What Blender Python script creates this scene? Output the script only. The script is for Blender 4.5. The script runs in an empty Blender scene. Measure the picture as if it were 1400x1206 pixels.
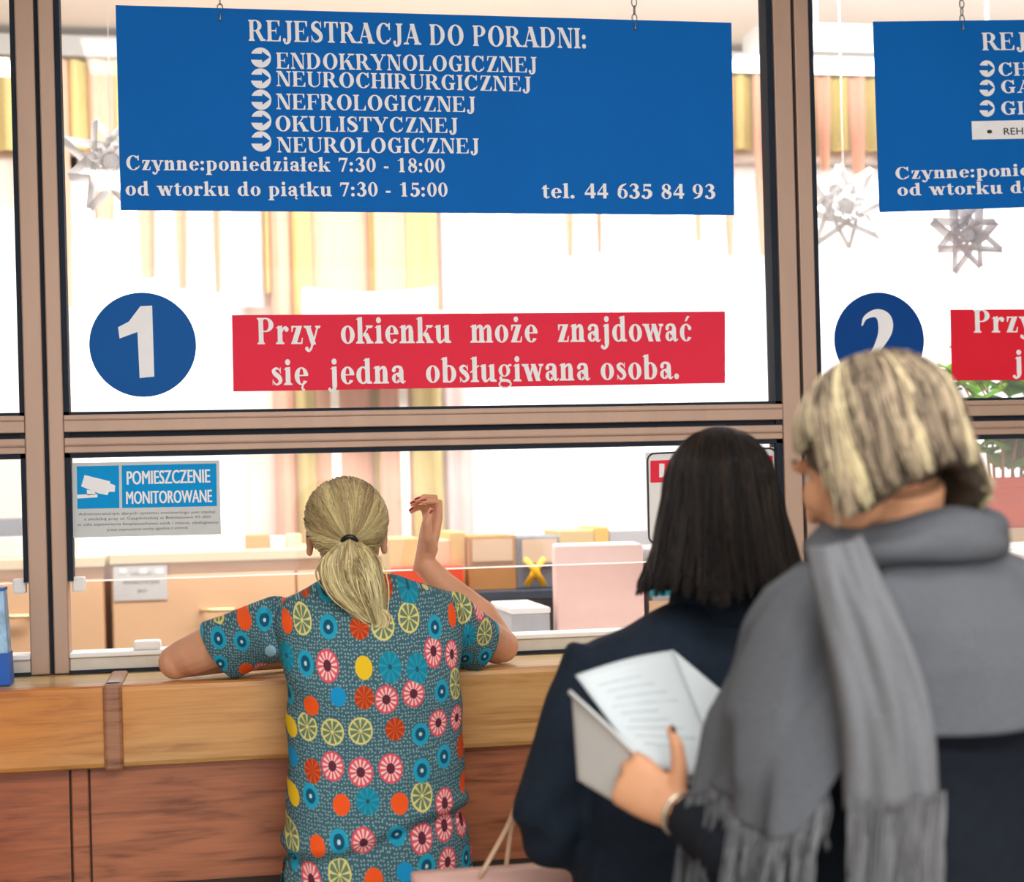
import bpy, bmesh, math, random
import numpy as np
from mathutils import Vector, Matrix
random.seed(7)
SC = bpy.context.scene
COL = SC.collection
PI = math.pi

# ------------------------------------------------------------------ camera
FPX = 2200.0                      # focal length in pixels of the 1400 wide frame
YAW, ROLL = math.atan(2200 / 12000), .0255
EYE = Vector((0, -3.7, 1.5))
FWD = Vector((math.sin(YAW), math.cos(YAW), 0))
R0 = Vector((math.cos(YAW), -math.sin(YAW), 0)); U0 = Vector((0, 0, 1))
RT = R0 * math.cos(ROLL) - U0 * math.sin(ROLL)
UP = U0 * math.cos(ROLL) + R0 * math.sin(ROLL)
cam_d = bpy.data.cameras.new('camera')
cam = bpy.data.objects.new('camera', cam_d); COL.objects.link(cam)
cam.matrix_world = Matrix(((RT.x, UP.x, -FWD.x, EYE.x), (RT.y, UP.y, -FWD.y, EYE.y),
                           (RT.z, UP.z, -FWD.z, EYE.z), (0, 0, 0, 1)))
cam_d.sensor_fit = 'HORIZONTAL'; cam_d.sensor_width = 36; cam_d.lens = FPX / 1400 * 36
cam_d.shift_y = 71 / 1400
cam_d.clip_start = .05; cam_d.clip_end = 100
cam_d.dof.use_dof = True; cam_d.dof.focus_distance = 3.55; cam_d.dof.aperture_fstop = 2.7
SC.camera = cam

def ray(px, py):
    return FWD + RT * ((px - 700) / FPX) - UP * ((py - 674) / FPX)
def at(px, py, Y):                # the point of the plane y = Y that the photo shows at this pixel
    d = ray(px, py); return EYE + d * ((Y - EYE.y) / d.y)
def atz(px, py, Z):
    d = ray(px, py); return EYE + d * ((Z - EYE.z) / d.z)

# ------------------------------------------------------------------ sky, lamps, fill lights, exposure
W = bpy.data.worlds.new('sky'); SC.world = W; W.use_nodes = True
wb = W.node_tree.nodes['Background']
wb.inputs[0].default_value = (1.0, .985, .97, 1); wb.inputs[1].default_value = 1.9
SC.view_settings.view_transform = 'Standard'; SC.view_settings.look = 'None'
SC.view_settings.exposure = 0.0; SC.view_settings.gamma = 1.0
SC.view_settings.use_curve_mapping = False

def area(name, loc, sx, sy, power, col=(1, .97, .93), rot=(0, 0, 0)):
    l = bpy.data.lights.new(name, 'AREA'); l.shape = 'RECTANGLE'; l.size = sx; l.size_y = sy
    l.energy = power; l.color = col
    o = bpy.data.objects.new(name, l); COL.objects.link(o); o.location = loc; o.rotation_euler = rot
    return o
area('hall_lamp', (.35, -2.6, 3.2), 1.6, .5, 21)
area('hall_lamp', (1.1, -3.2, 3.2), 1.6, .5, 18)
area('hall_lamp', (.2, -5.0, 3.2), 1.6, .5, 90)
area('hall_lamp', (2.1, -5.4, 3.2), 1.6, .5, 80)
area('office_fill', (.2, 1.0, 3.15), 2.4, .5, 105, (1, .97, .95), (.75, 0, 0))  # unseen fill lights, tilted at the rear wall to brighten the curtains
area('office_fill', (2.7, 1.0, 3.15), 2.4, .5, 105, (1, .97, .95), (.75, 0, 0))

# ------------------------------------------------------------------ materials
def srgb(r, g, b):
    f = lambda c: (c / 255 / 12.92) if c / 255 <= .04045 else ((c / 255 + .055) / 1.055) ** 2.4
    return (f(r), f(g), f(b), 1)
MATS = {}
def newmat(name):
    m = bpy.data.materials.new(name); m.use_nodes = True; MATS[name] = m
    nt = m.node_tree
    return m, nt, nt.nodes['Principled BSDF']
def plain(name, rgb, rough=.5, metal=0., var=.06, scale=30, spec=.5, bump=0., stretch=None, emit=0):
    """one colour with a little procedural unevenness"""
    m, nt, b = newmat(name)
    N = nt.nodes.new; L = nt.links.new
    tc = N('ShaderNodeTexCoord'); nz = N('ShaderNodeTexNoise'); nz.inputs['Scale'].default_value = scale
    nz.inputs['Detail'].default_value = 4
    if stretch:
        mp = N('ShaderNodeMapping'); mp.inputs['Scale'].default_value = stretch
        L(tc.outputs['Object'], mp.inputs[0]); L(mp.outputs[0], nz.inputs['Vector'])
    else:
        L(tc.outputs['Object'], nz.inputs['Vector'])
    cr = N('ShaderNodeValToRGB'); c = srgb(*rgb)
    cr.color_ramp.elements[0].position = .3; cr.color_ramp.elements[1].position = .7
    cr.color_ramp.elements[0].color = tuple(v * (1 - var) for v in c[:3]) + (1,)
    cr.color_ramp.elements[1].color = tuple(min(1, v * (1 + var)) for v in c[:3]) + (1,)
    L(nz.outputs[0], cr.inputs[0]); L(cr.outputs[0], b.inputs['Base Color'])
    b.inputs['Roughness'].default_value = rough; b.inputs['Metallic'].default_value = metal
    b.inputs['Specular IOR Level'].default_value = spec
    if bump:
        bp = N('ShaderNodeBump'); bp.inputs['Strength'].default_value = bump; bp.inputs['Distance'].default_value = .004
        L(nz.outputs[0], bp.inputs['Height']); L(bp.outputs[0], b.inputs['Normal'])
    if emit:
        b.inputs['Emission Color'].default_value = c; b.inputs['Emission Strength'].default_value = emit
    return m

def wood(name, light, dark, gscale=1.0, rough=.38, blotch=None):
    """grain along X: stretched noise for the figure, finer streaks for the pores"""
    m, nt, b = newmat(name); N = nt.nodes.new; L = nt.links.new
    tc = N('ShaderNodeTexCoord')
    m1 = N('ShaderNodeMapping'); m1.inputs['Scale'].default_value = (1.6 * gscale, 9 * gscale, 14 * gscale)
    L(tc.outputs['Object'], m1.inputs[0])
    n1 = N('ShaderNodeTexNoise'); n1.inputs['Scale'].default_value = 2.2; n1.inputs['Detail'].default_value = 6
    n1.inputs['Distortion'].default_value = 1.3; L(m1.outputs[0], n1.inputs['Vector'])
    m2 = N('ShaderNodeMapping'); m2.inputs['Scale'].default_value = (4 * gscale, 60 * gscale, 90 * gscale)
    L(tc.outputs['Object'], m2.inputs[0])
    n2 = N('ShaderNodeTexNoise'); n2.inputs['Scale'].default_value = 2.0; n2.inputs['Detail'].default_value = 3
    L(m2.outputs[0], n2.inputs['Vector'])
    mx = N('ShaderNodeMath'); mx.operation = 'MULTIPLY_ADD'; mx.inputs[1].default_value = .35
    L(n2.outputs[0], mx.inputs[0]); L(n1.outputs[0], mx.inputs[2])
    cr = N('ShaderNodeValToRGB'); e = cr.color_ramp.elements
    e[0].position = .45; e[0].color = srgb(*dark); e[1].position = .82; e[1].color = srgb(*light)
    md = e.new(.62); md.color = tuple((a * .35 + c * .65) for a, c in zip(srgb(*dark), srgb(*light)))
    L(mx.outputs[0], cr.inputs[0])
    out = cr.outputs[0]
    if blotch:
        n3 = N('ShaderNodeTexNoise'); n3.inputs['Scale'].default_value = 1.7; L(tc.outputs['Object'], n3.inputs['Vector'])
        r3 = N('ShaderNodeValToRGB'); r3.color_ramp.elements[0].position = .42; r3.color_ramp.elements[1].position = .62
        mm = N('ShaderNodeMix'); mm.data_type = 'RGBA'; mm.blend_type = 'MULTIPLY'
        L(n3.outputs[0], r3.inputs[0]); L(r3.outputs[0], mm.inputs[0]); L(out, mm.inputs[6]); mm.inputs[7].default_value = srgb(*blotch)
        out = mm.outputs[2]
    L(out, b.inputs['Base Color']); b.inputs['Roughness'].default_value = rough
    bp = N('ShaderNodeBump'); bp.inputs['Strength'].default_value = .15; bp.inputs['Distance'].default_value = .002
    L(n2.outputs[0], bp.inputs['Height']); L(bp.outputs[0], b.inputs['Normal'])
    return m

plain('bronze', (176, 148, 130), .42, .35, .05, 6, stretch=(3, 3, .6))
plain('bronze_dark', (104, 92, 84), .5, .3)
plain('gasket', (34, 44, 56), .7, 0, .06, 30, .2)
plain('sill_metal', (205, 198, 186), .45, .2)
wood('oak', (212, 164, 104), (172, 120, 66), 1.0, .36, (255, 214, 150))
wood('oak_top', (206, 178, 128), (176, 140, 88), 1.0, .3)
wood('walnut', (182, 112, 76), (122, 68, 44), 1.0, .4, (235, 200, 180))
wood('strap_wood', (168, 116, 84), (110, 66, 42), 1.5, .28)
plain('sign_blue', (0, 104, 192), .6, 0, .03, 5, .12)
plain('disc_blue', (0, 88, 166), .5, 0, .03, 5, .15)
plain('disc_navy', (0, 68, 144), .5, 0, .03, 5, .12)
plain('sign_red', (232, 38, 60), .6, 0, .03, 5, .12)
plain('sign_red_lightwash', (236, 52, 78), .6, 0, .03, 5, .12)  # sign red with backlight and glass haze put into the colour
plain('letter_white', (246, 248, 252), .6, 0, .02, 30, .2)
plain('white_plastic', (238, 238, 238), .45, 0, .02)
plain('paper', (226, 230, 232), .7, 0, .03, 12)
plain('paper_blue', (214, 226, 232), .7, 0, .03, 9)
plain('paper_grey', (200, 200, 198), .7, 0, .05, 9)
plain('print_faint', (210, 221, 227), .7)
plain('ink', (40, 42, 48), .6)
plain('faint_ink', (120, 122, 126), .7)
plain('sticker_cyan', (0, 154, 226), .6, 0, .03, 30, .15)
plain('sticker_grey', (206, 212, 214), .5, 0, .03)
plain('chain', (150, 150, 150), .3, .9)
plain('office_wall', (226, 214, 204), .8, 0, .03)
plain('ceiling_white', (232, 226, 220), .9, 0, .02)
plain('beam_grey', (150, 148, 144), .8, 0, .03)
plain('hall_wall', (206, 196, 180), .8, 0, .03)
plain('floor_tile', (150, 140, 128), .35, 0, .1, 3)
plain('peach', (246, 186, 150), .85, 0, .04, 8)
plain('olive', (214, 194, 122), .85, 0, .04, 8)
plain('lilac', (226, 208, 206), .85, 0, .04, 8)
plain('birch', (226, 186, 146), .5, 0, .05, 3, stretch=(1, 4, 1))
plain('birch_top', (222, 206, 172), .5, 0, .05, 3)
plain('gap_dark', (58, 46, 40), .8)
plain('brass', (226, 200, 150), .3, .6)
plain('cardboard', (190, 138, 82), .8, 0, .08, 10)
plain('cardboard_light', (226, 196, 160), .8, 0, .06, 10)
plain('manila', (216, 186, 116), .8, 0, .06, 10)
plain('grey_box', (120, 124, 132), .6, 0, .05)
plain('orange_red', (240, 84, 44), .5, 0, .04)
plain('yellow', (244, 182, 22), .5, 0, .04)
plain('pinkish_white', (246, 213, 204), .5, 0, .02)
plain('shelf_dark', (66, 76, 90), .5)
plain('shelf_grey', (176, 180, 186), .5, 0, .03)
plain('teal_label', (0, 150, 170), .5)
plain('terracotta', (226, 92, 50), .55, 0, .06, 14)
plain('bright_blue', (0, 92, 190), .45, 0, .03)
plain('print_blue', (150, 190, 225), .5, 0, .35, 45)
plain('coat_navy', (29, 40, 54), .85, 0, .12, 60, .2, .15)
plain('coat_black', (25, 31, 41), .9, 0, .12, 60, .2, .15)
plain('dark_trousers', (38, 40, 48), .85, 0, .1, 50, .2)
plain('trouser_blue', (70, 96, 120), .8, 0, .08, 50, .2)
plain('shoe_black', (26, 26, 28), .35)
plain('shawl_grey', (100, 104, 111), .95, 0, .10, 240, .1, .5)
plain('scarf_grey', (122, 125, 131), .95, 0, .10, 240, .1, .5)
plain('bag_pink', (212, 172, 162), .5, 0, .05, 18)
plain('strap_cream', (226, 192, 162), .5, 0, .05)
plain('nail_red', (176, 22, 52), .2)
plain('eye_white', (232, 228, 222), .2)
plain('iris', (70, 60, 50), .2)
plain('lip', (190, 96, 88), .4)
plain('black_plastic', (22, 22, 26), .3)
plain('silver', (220, 214, 196), .25, .8)
plain('curtain_sheer', (250, 246, 244), .9, 0, .02, 8)

def skin(name, rgb):
    m = plain(name, rgb, .5, 0, .07, 22, .35, .05)
    b = m.node_tree.nodes['Principled BSDF']
    b.inputs['Subsurface Weight'].default_value = .12
    b.inputs['Subsurface Radius'].default_value = (.012, .005, .003); b.inputs['Subsurface Scale'].default_value = .6
    return m
skin('skin_warm', (216, 160, 128)); skin('skin_fair', (222, 164, 126))

def glass(name, refl=.05, tint=(1, 1, 1, 1)):
    m = bpy.data.materials.new(name); m.use_nodes = True; MATS[name] = m
    nt = m.node_tree; nt.nodes.clear(); N = nt.nodes.new; L = nt.links.new
    t = N('ShaderNodeBsdfTransparent'); t.inputs[0].default_value = tint
    g = N('ShaderNodeBsdfGlossy'); g.inputs['Roughness'].default_value = .02
    x = N('ShaderNodeMixShader'); x.inputs[0].default_value = refl
    o = N('ShaderNodeOutputMaterial'); L(t.outputs[0], x.inputs[1]); L(g.outputs[0], x.inputs[2]); L(x.outputs[0], o.inputs[0])
    return m
glass('glass', .03)
def hazy(name, refl, haze):
    """clear plastic with a milky, scratched surface"""
    m = bpy.data.materials.new(name); m.use_nodes = True; MATS[name] = m
    nt = m.node_tree; nt.nodes.clear(); N = nt.nodes.new; L = nt.links.new
    t = N('ShaderNodeBsdfTransparent'); g = N('ShaderNodeBsdfGlossy'); g.inputs['Roughness'].default_value = .05
    d = N('ShaderNodeBsdfTranslucent'); d.inputs[0].default_value = (.95, .93, .92, 1)
    x = N('ShaderNodeMixShader'); x.inputs[0].default_value = refl; y = N('ShaderNodeMixShader'); y.inputs[0].default_value = haze
    o = N('ShaderNodeOutputMaterial'); L(t.outputs[0], x.inputs[1]); L(g.outputs[0], x.inputs[2])
    L(x.outputs[0], y.inputs[1]); L(d.outputs[0], y.inputs[2]); L(y.outputs[0], o.inputs[0])
hazy('acrylic', .03, .05); hazy('acrylic_edge', .02, .6)

def hair_mat(name, rough=.42):
    m, nt, b = newmat(name)
    a = nt.nodes.new('ShaderNodeAttribute'); a.attribute_name = 'strand'
    nt.links.new(a.outputs['Color'], b.inputs['Base Color'])
    b.inputs['Roughness'].default_value = rough; b.inputs['Specular IOR Level'].default_value = .2
    return m
hair_mat('hair')

def translucent(name, rgb, t=.45):
    m = bpy.data.materials.new(name); m.use_nodes = True; MATS[name] = m
    nt = m.node_tree; nt.nodes.clear(); N = nt.nodes.new; L = nt.links.new
    d = N('ShaderNodeBsdfDiffuse'); tr = N('ShaderNodeBsdfTranslucent'); x = N('ShaderNodeMixShader')
    nz = N('ShaderNodeTexNoise'); nz.inputs['Scale'].default_value = 14
    cr = N('ShaderNodeValToRGB'); c = srgb(*rgb)
    cr.color_ramp.elements[0].color = tuple(v * .75 for v in c[:3]) + (1,); cr.color_ramp.elements[1].color = tuple(min(1, v * 1.2) for v in c[:3]) + (1,)
    L(nz.outputs[0], cr.inputs[0]); L(cr.outputs[0], d.inputs[0]); L(cr.outputs[0], tr.inputs[0])
    x.inputs[0].default_value = t; L(d.outputs[0], x.inputs[1]); L(tr.outputs[0], x.inputs[2])
    o = N('ShaderNodeOutputMaterial'); L(x.outputs[0], o.inputs[0])
translucent('leaf_green', (158, 206, 78), .6); translucent('star_paper', (250, 250, 250), .5)
translucent('peach_cloth', (250, 198, 174), .35); translucent('olive_cloth', (222, 206, 146), .35)
translucent('sheer', (252, 250, 250), .6); translucent('lilac_cloth', (238, 222, 220), .4)

def lamp_mat():
    m, nt, b = newmat('lamp_glow')
    b.inputs['Emission Color'].default_value = (1, .97, .92, 1); b.inputs['Emission Strength'].default_value = 2.2
lamp_mat()

def scrub_material():
    """printed cotton: teal ground with pale dots, strewn with fruit slices, rings and discs"""
    m, nt, b = newmat('scrub_print'); N = nt.nodes.new; L = nt.links.new
    def M(op, a, c=None, d=None):
        n = N('ShaderNodeMath'); n.operation = op
        for i, v in enumerate((a, c, d)):
            if v is None: continue
            if hasattr(v, 'links'): L(v, n.inputs[i])
            else: n.inputs[i].default_value = v
        return n.outputs[0]
    def MIX(f, a, c):
        n = N('ShaderNodeMix'); n.data_type = 'RGBA'
        for i, v in ((0, f), (6, a), (7, c)):
            if hasattr(v, 'links'): L(v, n.inputs[i])
            else: n.inputs[i].default_value = v
        return n.outputs[2]
    uv = N('ShaderNodeUVMap'); uv.uv_map = 'UVMap'
    v1 = N('ShaderNodeTexVoronoi'); v1.voronoi_dimensions = '2D'; v1.inputs['Scale'].default_value = 16.6
    v1.inputs['Randomness'].default_value = .38; L(uv.outputs[0], v1.inputs['Vector'])
    d = v1.outputs['Distance']; pos = v1.outputs['Position']
    sep = N('ShaderNodeSeparateColor'); L(v1.outputs['Color'], sep.inputs[0])
    r, g = sep.outputs[0], sep.outputs[1]
    sub = N('ShaderNodeVectorMath'); sub.operation = 'SUBTRACT'; L(uv.outputs[0], sub.inputs[0]); L(pos, sub.inputs[1])
    sx = N('ShaderNodeSeparateXYZ'); L(sub.outputs[0], sx.inputs[0])
    ang = M('ARCTAN2', sx.outputs[1], sx.outputs[0])
    spoke = M('GREATER_THAN', M('SINE', M('MULTIPLY', ang, 9.0)), .55)
    spoke13 = M('GREATER_THAN', M('SINE', M('MULTIPLY', ang, 13.0)), .2)
    # pale dots of the ground
    v2 = N('ShaderNodeTexVoronoi'); v2.voronoi_dimensions = '2D'; v2.inputs['Scale'].default_value = 150
    v2.inputs['Randomness'].default_value = .5; L(uv.outputs[0], v2.inputs['Vector'])
    dots = M('LESS_THAN', v2.outputs['Distance'], .23)
    col = MIX(dots, srgb(66, 104, 116), srgb(150, 184, 190))
    def within(lo, hi): return M('MULTIPLY', M('GREATER_THAN', r, lo), M('LESS_THAN', r, hi))
    def disc(rad): return M('LESS_THAN', d, rad)
    # pink ring with pale spokes and dark heart
    c = MIX(spoke13, srgb(226, 96, 112), srgb(250, 214, 208)); c = MIX(disc(.15), c, srgb(96, 44, 62))
    c = MIX(M('GREATER_THAN', d, .36), c, srgb(222, 84, 104))
    col = MIX(M('MULTIPLY', within(-.1, .19), disc(.42)), col, c)
    # lemon slice: pale outline, spokes and pip over the ground
    ln = M('MAXIMUM', M('MAXIMUM', M('GREATER_THAN', d, .36), spoke), disc(.06))
    ln = M('MULTIPLY', ln, disc(.42)); c = MIX(ln, srgb(106, 130, 108), srgb(222, 214, 132))
    col = MIX(M('MULTIPLY', within(.19, .37), disc(.42)), col, c)
    # cyan ring flower with dark heart and light pip
    c = MIX(disc(.20), srgb(36, 162, 196), srgb(18, 84, 116)); c = MIX(disc(.06), c, srgb(190, 225, 230))
    col = MIX(M('MULTIPLY', within(.37, .60), disc(.34)), col, c)
    # teal donut
    c = MIX(disc(.07), srgb(20, 138, 168), srgb(16, 74, 96)); c = MIX(M('MULTIPLY', spoke, .35), c, srgb(70, 180, 200))
    col = MIX(M('MULTIPLY', within(.60, .68), disc(.40)), col, c)
    # brick red slice
    c = MIX(spoke, srgb(186, 62, 26), srgb(214, 96, 48))
    col = MIX(M('MULTIPLY', within(.68, .78), disc(.34)), col, c)
    for lo, hi, rad, rgb in ((.78, .87, .31, (244, 92, 34)), (.87, .93, .30, (240, 200, 40)),
                             (.93, .975, .29, (22, 150, 210)), (.975, 1.1, .24, (156, 200, 222))):
        col = MIX(M('MULTIPLY', within(lo, hi), disc(rad)), col, srgb(*rgb))
    L(col, b.inputs['Base Color']); b.inputs['Roughness'].default_value = .8; b.inputs['Specular IOR Level'].default_value = .2
    tc = N('ShaderNodeTexCoord')
    mp = N('ShaderNodeMapping'); mp.inputs['Scale'].default_value = (9, 9, 5); L(tc.outputs['Object'], mp.inputs[0])
    nz = N('ShaderNodeTexNoise'); nz.inputs['Scale'].default_value = 1.4; L(mp.outputs[0], nz.inputs['Vector'])
    bp = N('ShaderNodeBump'); bp.inputs['Strength'].default_value = .35; bp.inputs['Distance'].default_value = .02
    L(nz.outputs[0], bp.inputs['Height']); L(bp.outputs[0], b.inputs['Normal'])
scrub_material()
# ------------------------------------------------------------------ mesh building
def V(*a): return Vector(a)
class MB:
    """collects shapes; build() links them as one mesh object"""
    def __init__(s): s.v = []; s.f = []
    def add(s, vs, fs):
        n = len(s.v); s.v += [tuple(p) for p in vs]; s.f += [tuple(i + n for i in f) for f in fs]; return s
    def box(s, x0, x1, y0, y1, z0, z1):
        x0, x1 = sorted((x0, x1)); y0, y1 = sorted((y0, y1)); z0, z1 = sorted((z0, z1))
        return s.add([(x, y, z) for z in (z0, z1) for y in (y0, y1) for x in (x0, x1)],
                     [(0, 2, 3, 1), (4, 5, 7, 6), (0, 1, 5, 4), (2, 6, 7, 3), (0, 4, 6, 2), (1, 3, 7, 5)])
    def prism(s, pts, off):
        """polygon (3D points, seen counter-clockwise from its front) given thickness by the vector off (backwards)"""
        n = len(pts); off = Vector(off)
        vs = [Vector(p) for p in pts] + [Vector(p) + off for p in pts]
        fs = [tuple(range(n)), tuple(range(2 * n - 1, n - 1, -1))] + [(i, i + n, (i + 1) % n + n, (i + 1) % n) for i in range(n)]
        return s.add(vs, fs)
    def loft(s, rings, cap=True, closed=False):
        n = len(rings[0]); vs = [p for r in rings for p in r]; fs = []
        m = len(rings)
        for k in range(m if closed else m - 1):
            a, b = k * n, ((k + 1) % m) * n
            for i in range(n):
                j = (i + 1) % n; fs.append((a + i, a + j, b + j, b + i))
        if cap and not closed:
            fs.append(tuple(range(n - 1, -1, -1))); fs.append(tuple(range((m - 1) * n, m * n)))
        return s.add(vs, fs)
    def tube(s, pts, rads, n=12, ref=None, cap=True, closed=False):
        """rads: number or (along ref-ish side, other) per point"""
        pts = [Vector(p) for p in pts]; m = len(pts)
        if not isinstance(rads, (list, tuple)) or (len(rads) == 2 and m != 2): rads = [rads] * m
        rings = []; side = Vector(ref) if ref is not None else None
        for k in range(m):
            if closed: t = pts[(k + 1) % m] - pts[k - 1]
            else: t = pts[min(k + 1, m - 1)] - pts[max(k - 1, 0)]
            t = t.normalized() if t.length > 1e-9 else Vector((0, 0, 1))
            if side is None: side = Vector((1, 0, 0)) if abs(t.x) < .8 else Vector((0, 1, 0))
            a = side - t * side.dot(t)
            if a.length < 1e-6: a = t.orthogonal()
            a.normalize(); b = t.cross(a)
            if ref is None: side = a
            ra, rb = rads[k] if isinstance(rads[k], (list, tuple)) else (rads[k], rads[k])
            rings.append([pts[k] + a * (ra * math.cos(2 * PI * i / n)) + b * (rb * math.sin(2 * PI * i / n)) for i in range(n)])
        return s.loft(rings, cap, closed)
    def ell(s, c, ax, ay, az, nu=18, nv=10):
        c = Vector(c); ax, ay, az = Vector(ax), Vector(ay), Vector(az)
        vs = [c + az]; fs = []
        for j in range(1, nv):
            ph = PI * j / nv
            for i in range(nu):
                th = 2 * PI * i / nu
                vs.append(c + az * math.cos(ph) + (ax * math.cos(th) + ay * math.sin(th)) * math.sin(ph))
        vs.append(c - az); last = len(vs) - 1
        for i in range(nu): fs.append((0, 1 + i, 1 + (i + 1) % nu))
        for j in range(nv - 2):
            for i in range(nu):
                a = 1 + j * nu; b = a + nu; k = (i + 1) % nu
                fs.append((a + i, b + i, b + k, a + k))
        a = 1 + (nv - 2) * nu
        for i in range(nu): fs.append((a + i, last, a + (i + 1) % nu))
        return s.add(vs, fs)
    def ball(s, c, r, nu=12, nv=8): return s.ell(c, (r, 0, 0), (0, r, 0), (0, 0, r), nu, nv)
    def mesh(s, name):
        me = bpy.data.meshes.new(name); me.from_pydata(s.v, [], s.f); me.validate(); me.update(); return me
    def build(s, name, mat, parent=None, smooth=False, bevel=0., label=None):
        return link(name, s.mesh(name), mat, parent, smooth, bevel, label)

def link(name, me, mat, parent=None, smooth=False, bevel=0., label=None):
    o = bpy.data.objects.new(name, me); COL.objects.link(o)
    if mat: me.materials.clear(); me.materials.append(MATS[mat])
    if smooth: me.polygons.foreach_set('use_smooth', [True] * len(me.polygons))
    if bevel:
        b = o.modifiers.new('bevel', 'BEVEL'); b.width = bevel; b.segments = 2; b.limit_method = 'ANGLE'
    if parent: adopt(o, parent)
    if label: o['label'] = label
    return o
ORG = {}
def adopt(o, parent):
    """parent without moving: every builder works in world coordinates"""
    o.parent = parent
    o.matrix_parent_inverse = Matrix.Translation(-ORG.get(parent.name, Vector((0, 0, 0))))
def tag(o, label, cat, group=None, kind=None):
    o['label'] = label; o['category'] = cat
    if group: o['group'] = group
    if kind: o['kind'] = kind
    return o
def thing(name, loc, label, cat, group=None):
    o = bpy.data.objects.new(name, None); COL.objects.link(o); o.location = loc; o.empty_display_size = .1
    ORG[o.name] = Vector(loc)
    return tag(o, label, cat, group)
def rebase(o, loc):
    """puts the origin of a mesh that is a whole thing at its base"""
    loc = Vector(loc); o.data.transform(Matrix.Translation(-loc)); o.location = loc; ORG[o.name] = loc; return o
def struct(name, mb, mat, label, cat, **k):
    return tag(mb.build(name, mat, **k), label, cat, kind='structure')

def fuse(mb, voxel, smooth=6, factor=.5):
    """one continuous skin around overlapping shapes"""
    o = bpy.data.objects.new('tmp', mb.mesh('tmp')); COL.objects.link(o)
    r = o.modifiers.new('r', 'REMESH'); r.mode = 'VOXEL'; r.voxel_size = voxel
    s = o.modifiers.new('s', 'SMOOTH'); s.factor = factor; s.iterations = smooth
    dg = bpy.context.evaluated_depsgraph_get()
    me = bpy.data.meshes.new_from_object(o.evaluated_get(dg))
    old = o.data; bpy.data.objects.remove(o); bpy.data.meshes.remove(old)
    return me

def spline(pts, n):
    """Catmull-Rom through tuples of any size, n samples"""
    P = [np.array([float(c) for c in p]) for p in pts]; P = [2 * P[0] - P[1]] + P + [2 * P[-1] - P[-2]]
    out = []; segs = len(P) - 3
    for k in range(n):
        t = k / (n - 1) * segs; i = min(int(t), segs - 1); u = t - i
        a, b, c, d = P[i:i + 4]
        out.append(.5 * (2 * b + (c - a) * u + (2 * a - 5 * b + 4 * c - d) * u * u + (3 * b - a - 3 * c + d) * u ** 3))
    return out

def strands(name, paths, cols, r0, r1, parent, base=None, basecol=None, mat='hair'):
    """hair: thin tapering three-sided tubes (and a base shell below) in one mesh, a colour per strand"""
    vs, fs, cc = [], [], []
    if base:
        vs += base.v; fs += base.f; cc += [basecol] * len(base.v)
    for p, c in zip(paths, cols):
        p = [Vector(q) for q in p]; m = len(p); n0 = len(vs)
        t0 = (p[-1] - p[0]).normalized(); a = t0.orthogonal().normalized()
        for k in range(m):
            t = (p[min(k + 1, m - 1)] - p[max(k - 1, 0)])
            t = t.normalized() if t.length > 1e-9 else t0
            a = (a - t * a.dot(t)); a = a.normalized() if a.length > 1e-6 else t.orthogonal().normalized()
            b = t.cross(a); u = k / (m - 1); r = r0 + (r1 - r0) * u
            for j in range(3):
                th = 2 * PI * j / 3; vs.append(tuple(p[k] + a * (r * math.cos(th)) + b * (r * math.sin(th))))
                cc.append(c[min(len(c) - 1, int(u * len(c)))] if isinstance(c[0], tuple) else c)
        for k in range(m - 1):
            for j in range(3):
                q = n0 + k * 3; w = (j + 1) % 3; fs.append((q + j, q + w, q + 3 + w, q + 3 + j))
    me = bpy.data.meshes.new(name); me.from_pydata(vs, [], fs); me.update()
    at_ = me.color_attributes.new('strand', 'FLOAT_COLOR', 'POINT')
    at_.data.foreach_set('color', np.array([tuple(c[:3]) + (1.,) for c in cc], dtype=np.float32).ravel())
    return link(name, me, mat, parent, True)
# ------------------------------------------------------------------ lettering: a bold serif drawn stroke by stroke (capitals 100 high)
def rect(x0, y0, x1, y1): return [[(x0, y0), (x1, y0), (x1, y1), (x0, y1)]]
def diag(x0, y0, x1, y1, w): return [[(x0, y0), (x0 + w, y0), (x1 + w, y1), (x1, y1)]] if y1 > y0 else [[(x1, y1), (x1 + w, y1), (x0 + w, y0), (x0, y0)]]
def ring(cx, cy, rx, ry, sx, sy, a0=0, a1=360, n=26):
    out = []
    for k in range(n):
        q = [math.radians(a0 + (a1 - a0) * (k + e) / n) for e in (0, 1)]
        o = [(cx + rx * math.cos(t), cy + ry * math.sin(t)) for t in q]; i = [(cx + (rx - sx) * math.cos(t), cy + (ry - sy) * math.sin(t)) for t in q]
        out.append([o[0], o[1], i[1], i[0]])
    return out
def ball(cx, cy, rx, ry=None, n=14):
    ry = ry or rx
    return [[(cx + rx * math.cos(2 * PI * k / n), cy + ry * math.sin(2 * PI * k / n)) for k in range(n)]]
def foot(xc, w, y=0, d=1):   # flat serif with small brackets; d = 1 sits on y, -1 hangs from y
    a, b = xc - w / 2, xc + w / 2
    p = [(a, y), (b, y), (b, y + 4 * d), (xc + w * .3, y + 10 * d), (xc - w * .3, y + 10 * d), (a, y + 4 * d)]
    return [p if d > 0 else p[::-1]]
def stroke(pts, n=18):       # (x, y, half thickness) through a smooth curve
    p = spline(pts, n); out = []; q = []
    for k in range(n):
        t = p[min(k + 1, n - 1)][:2] - p[max(k - 1, 0)][:2]; t = t / (np.hypot(*t) + 1e-9); nn = np.array([-t[1], t[0]]) * p[k][2]
        q.append((tuple(p[k][:2] + nn), tuple(p[k][:2] - nn)))
    for k in range(n - 1): out.append([q[k][1], q[k + 1][1], q[k + 1][0], q[k][0]])
    return out
S = 22
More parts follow.
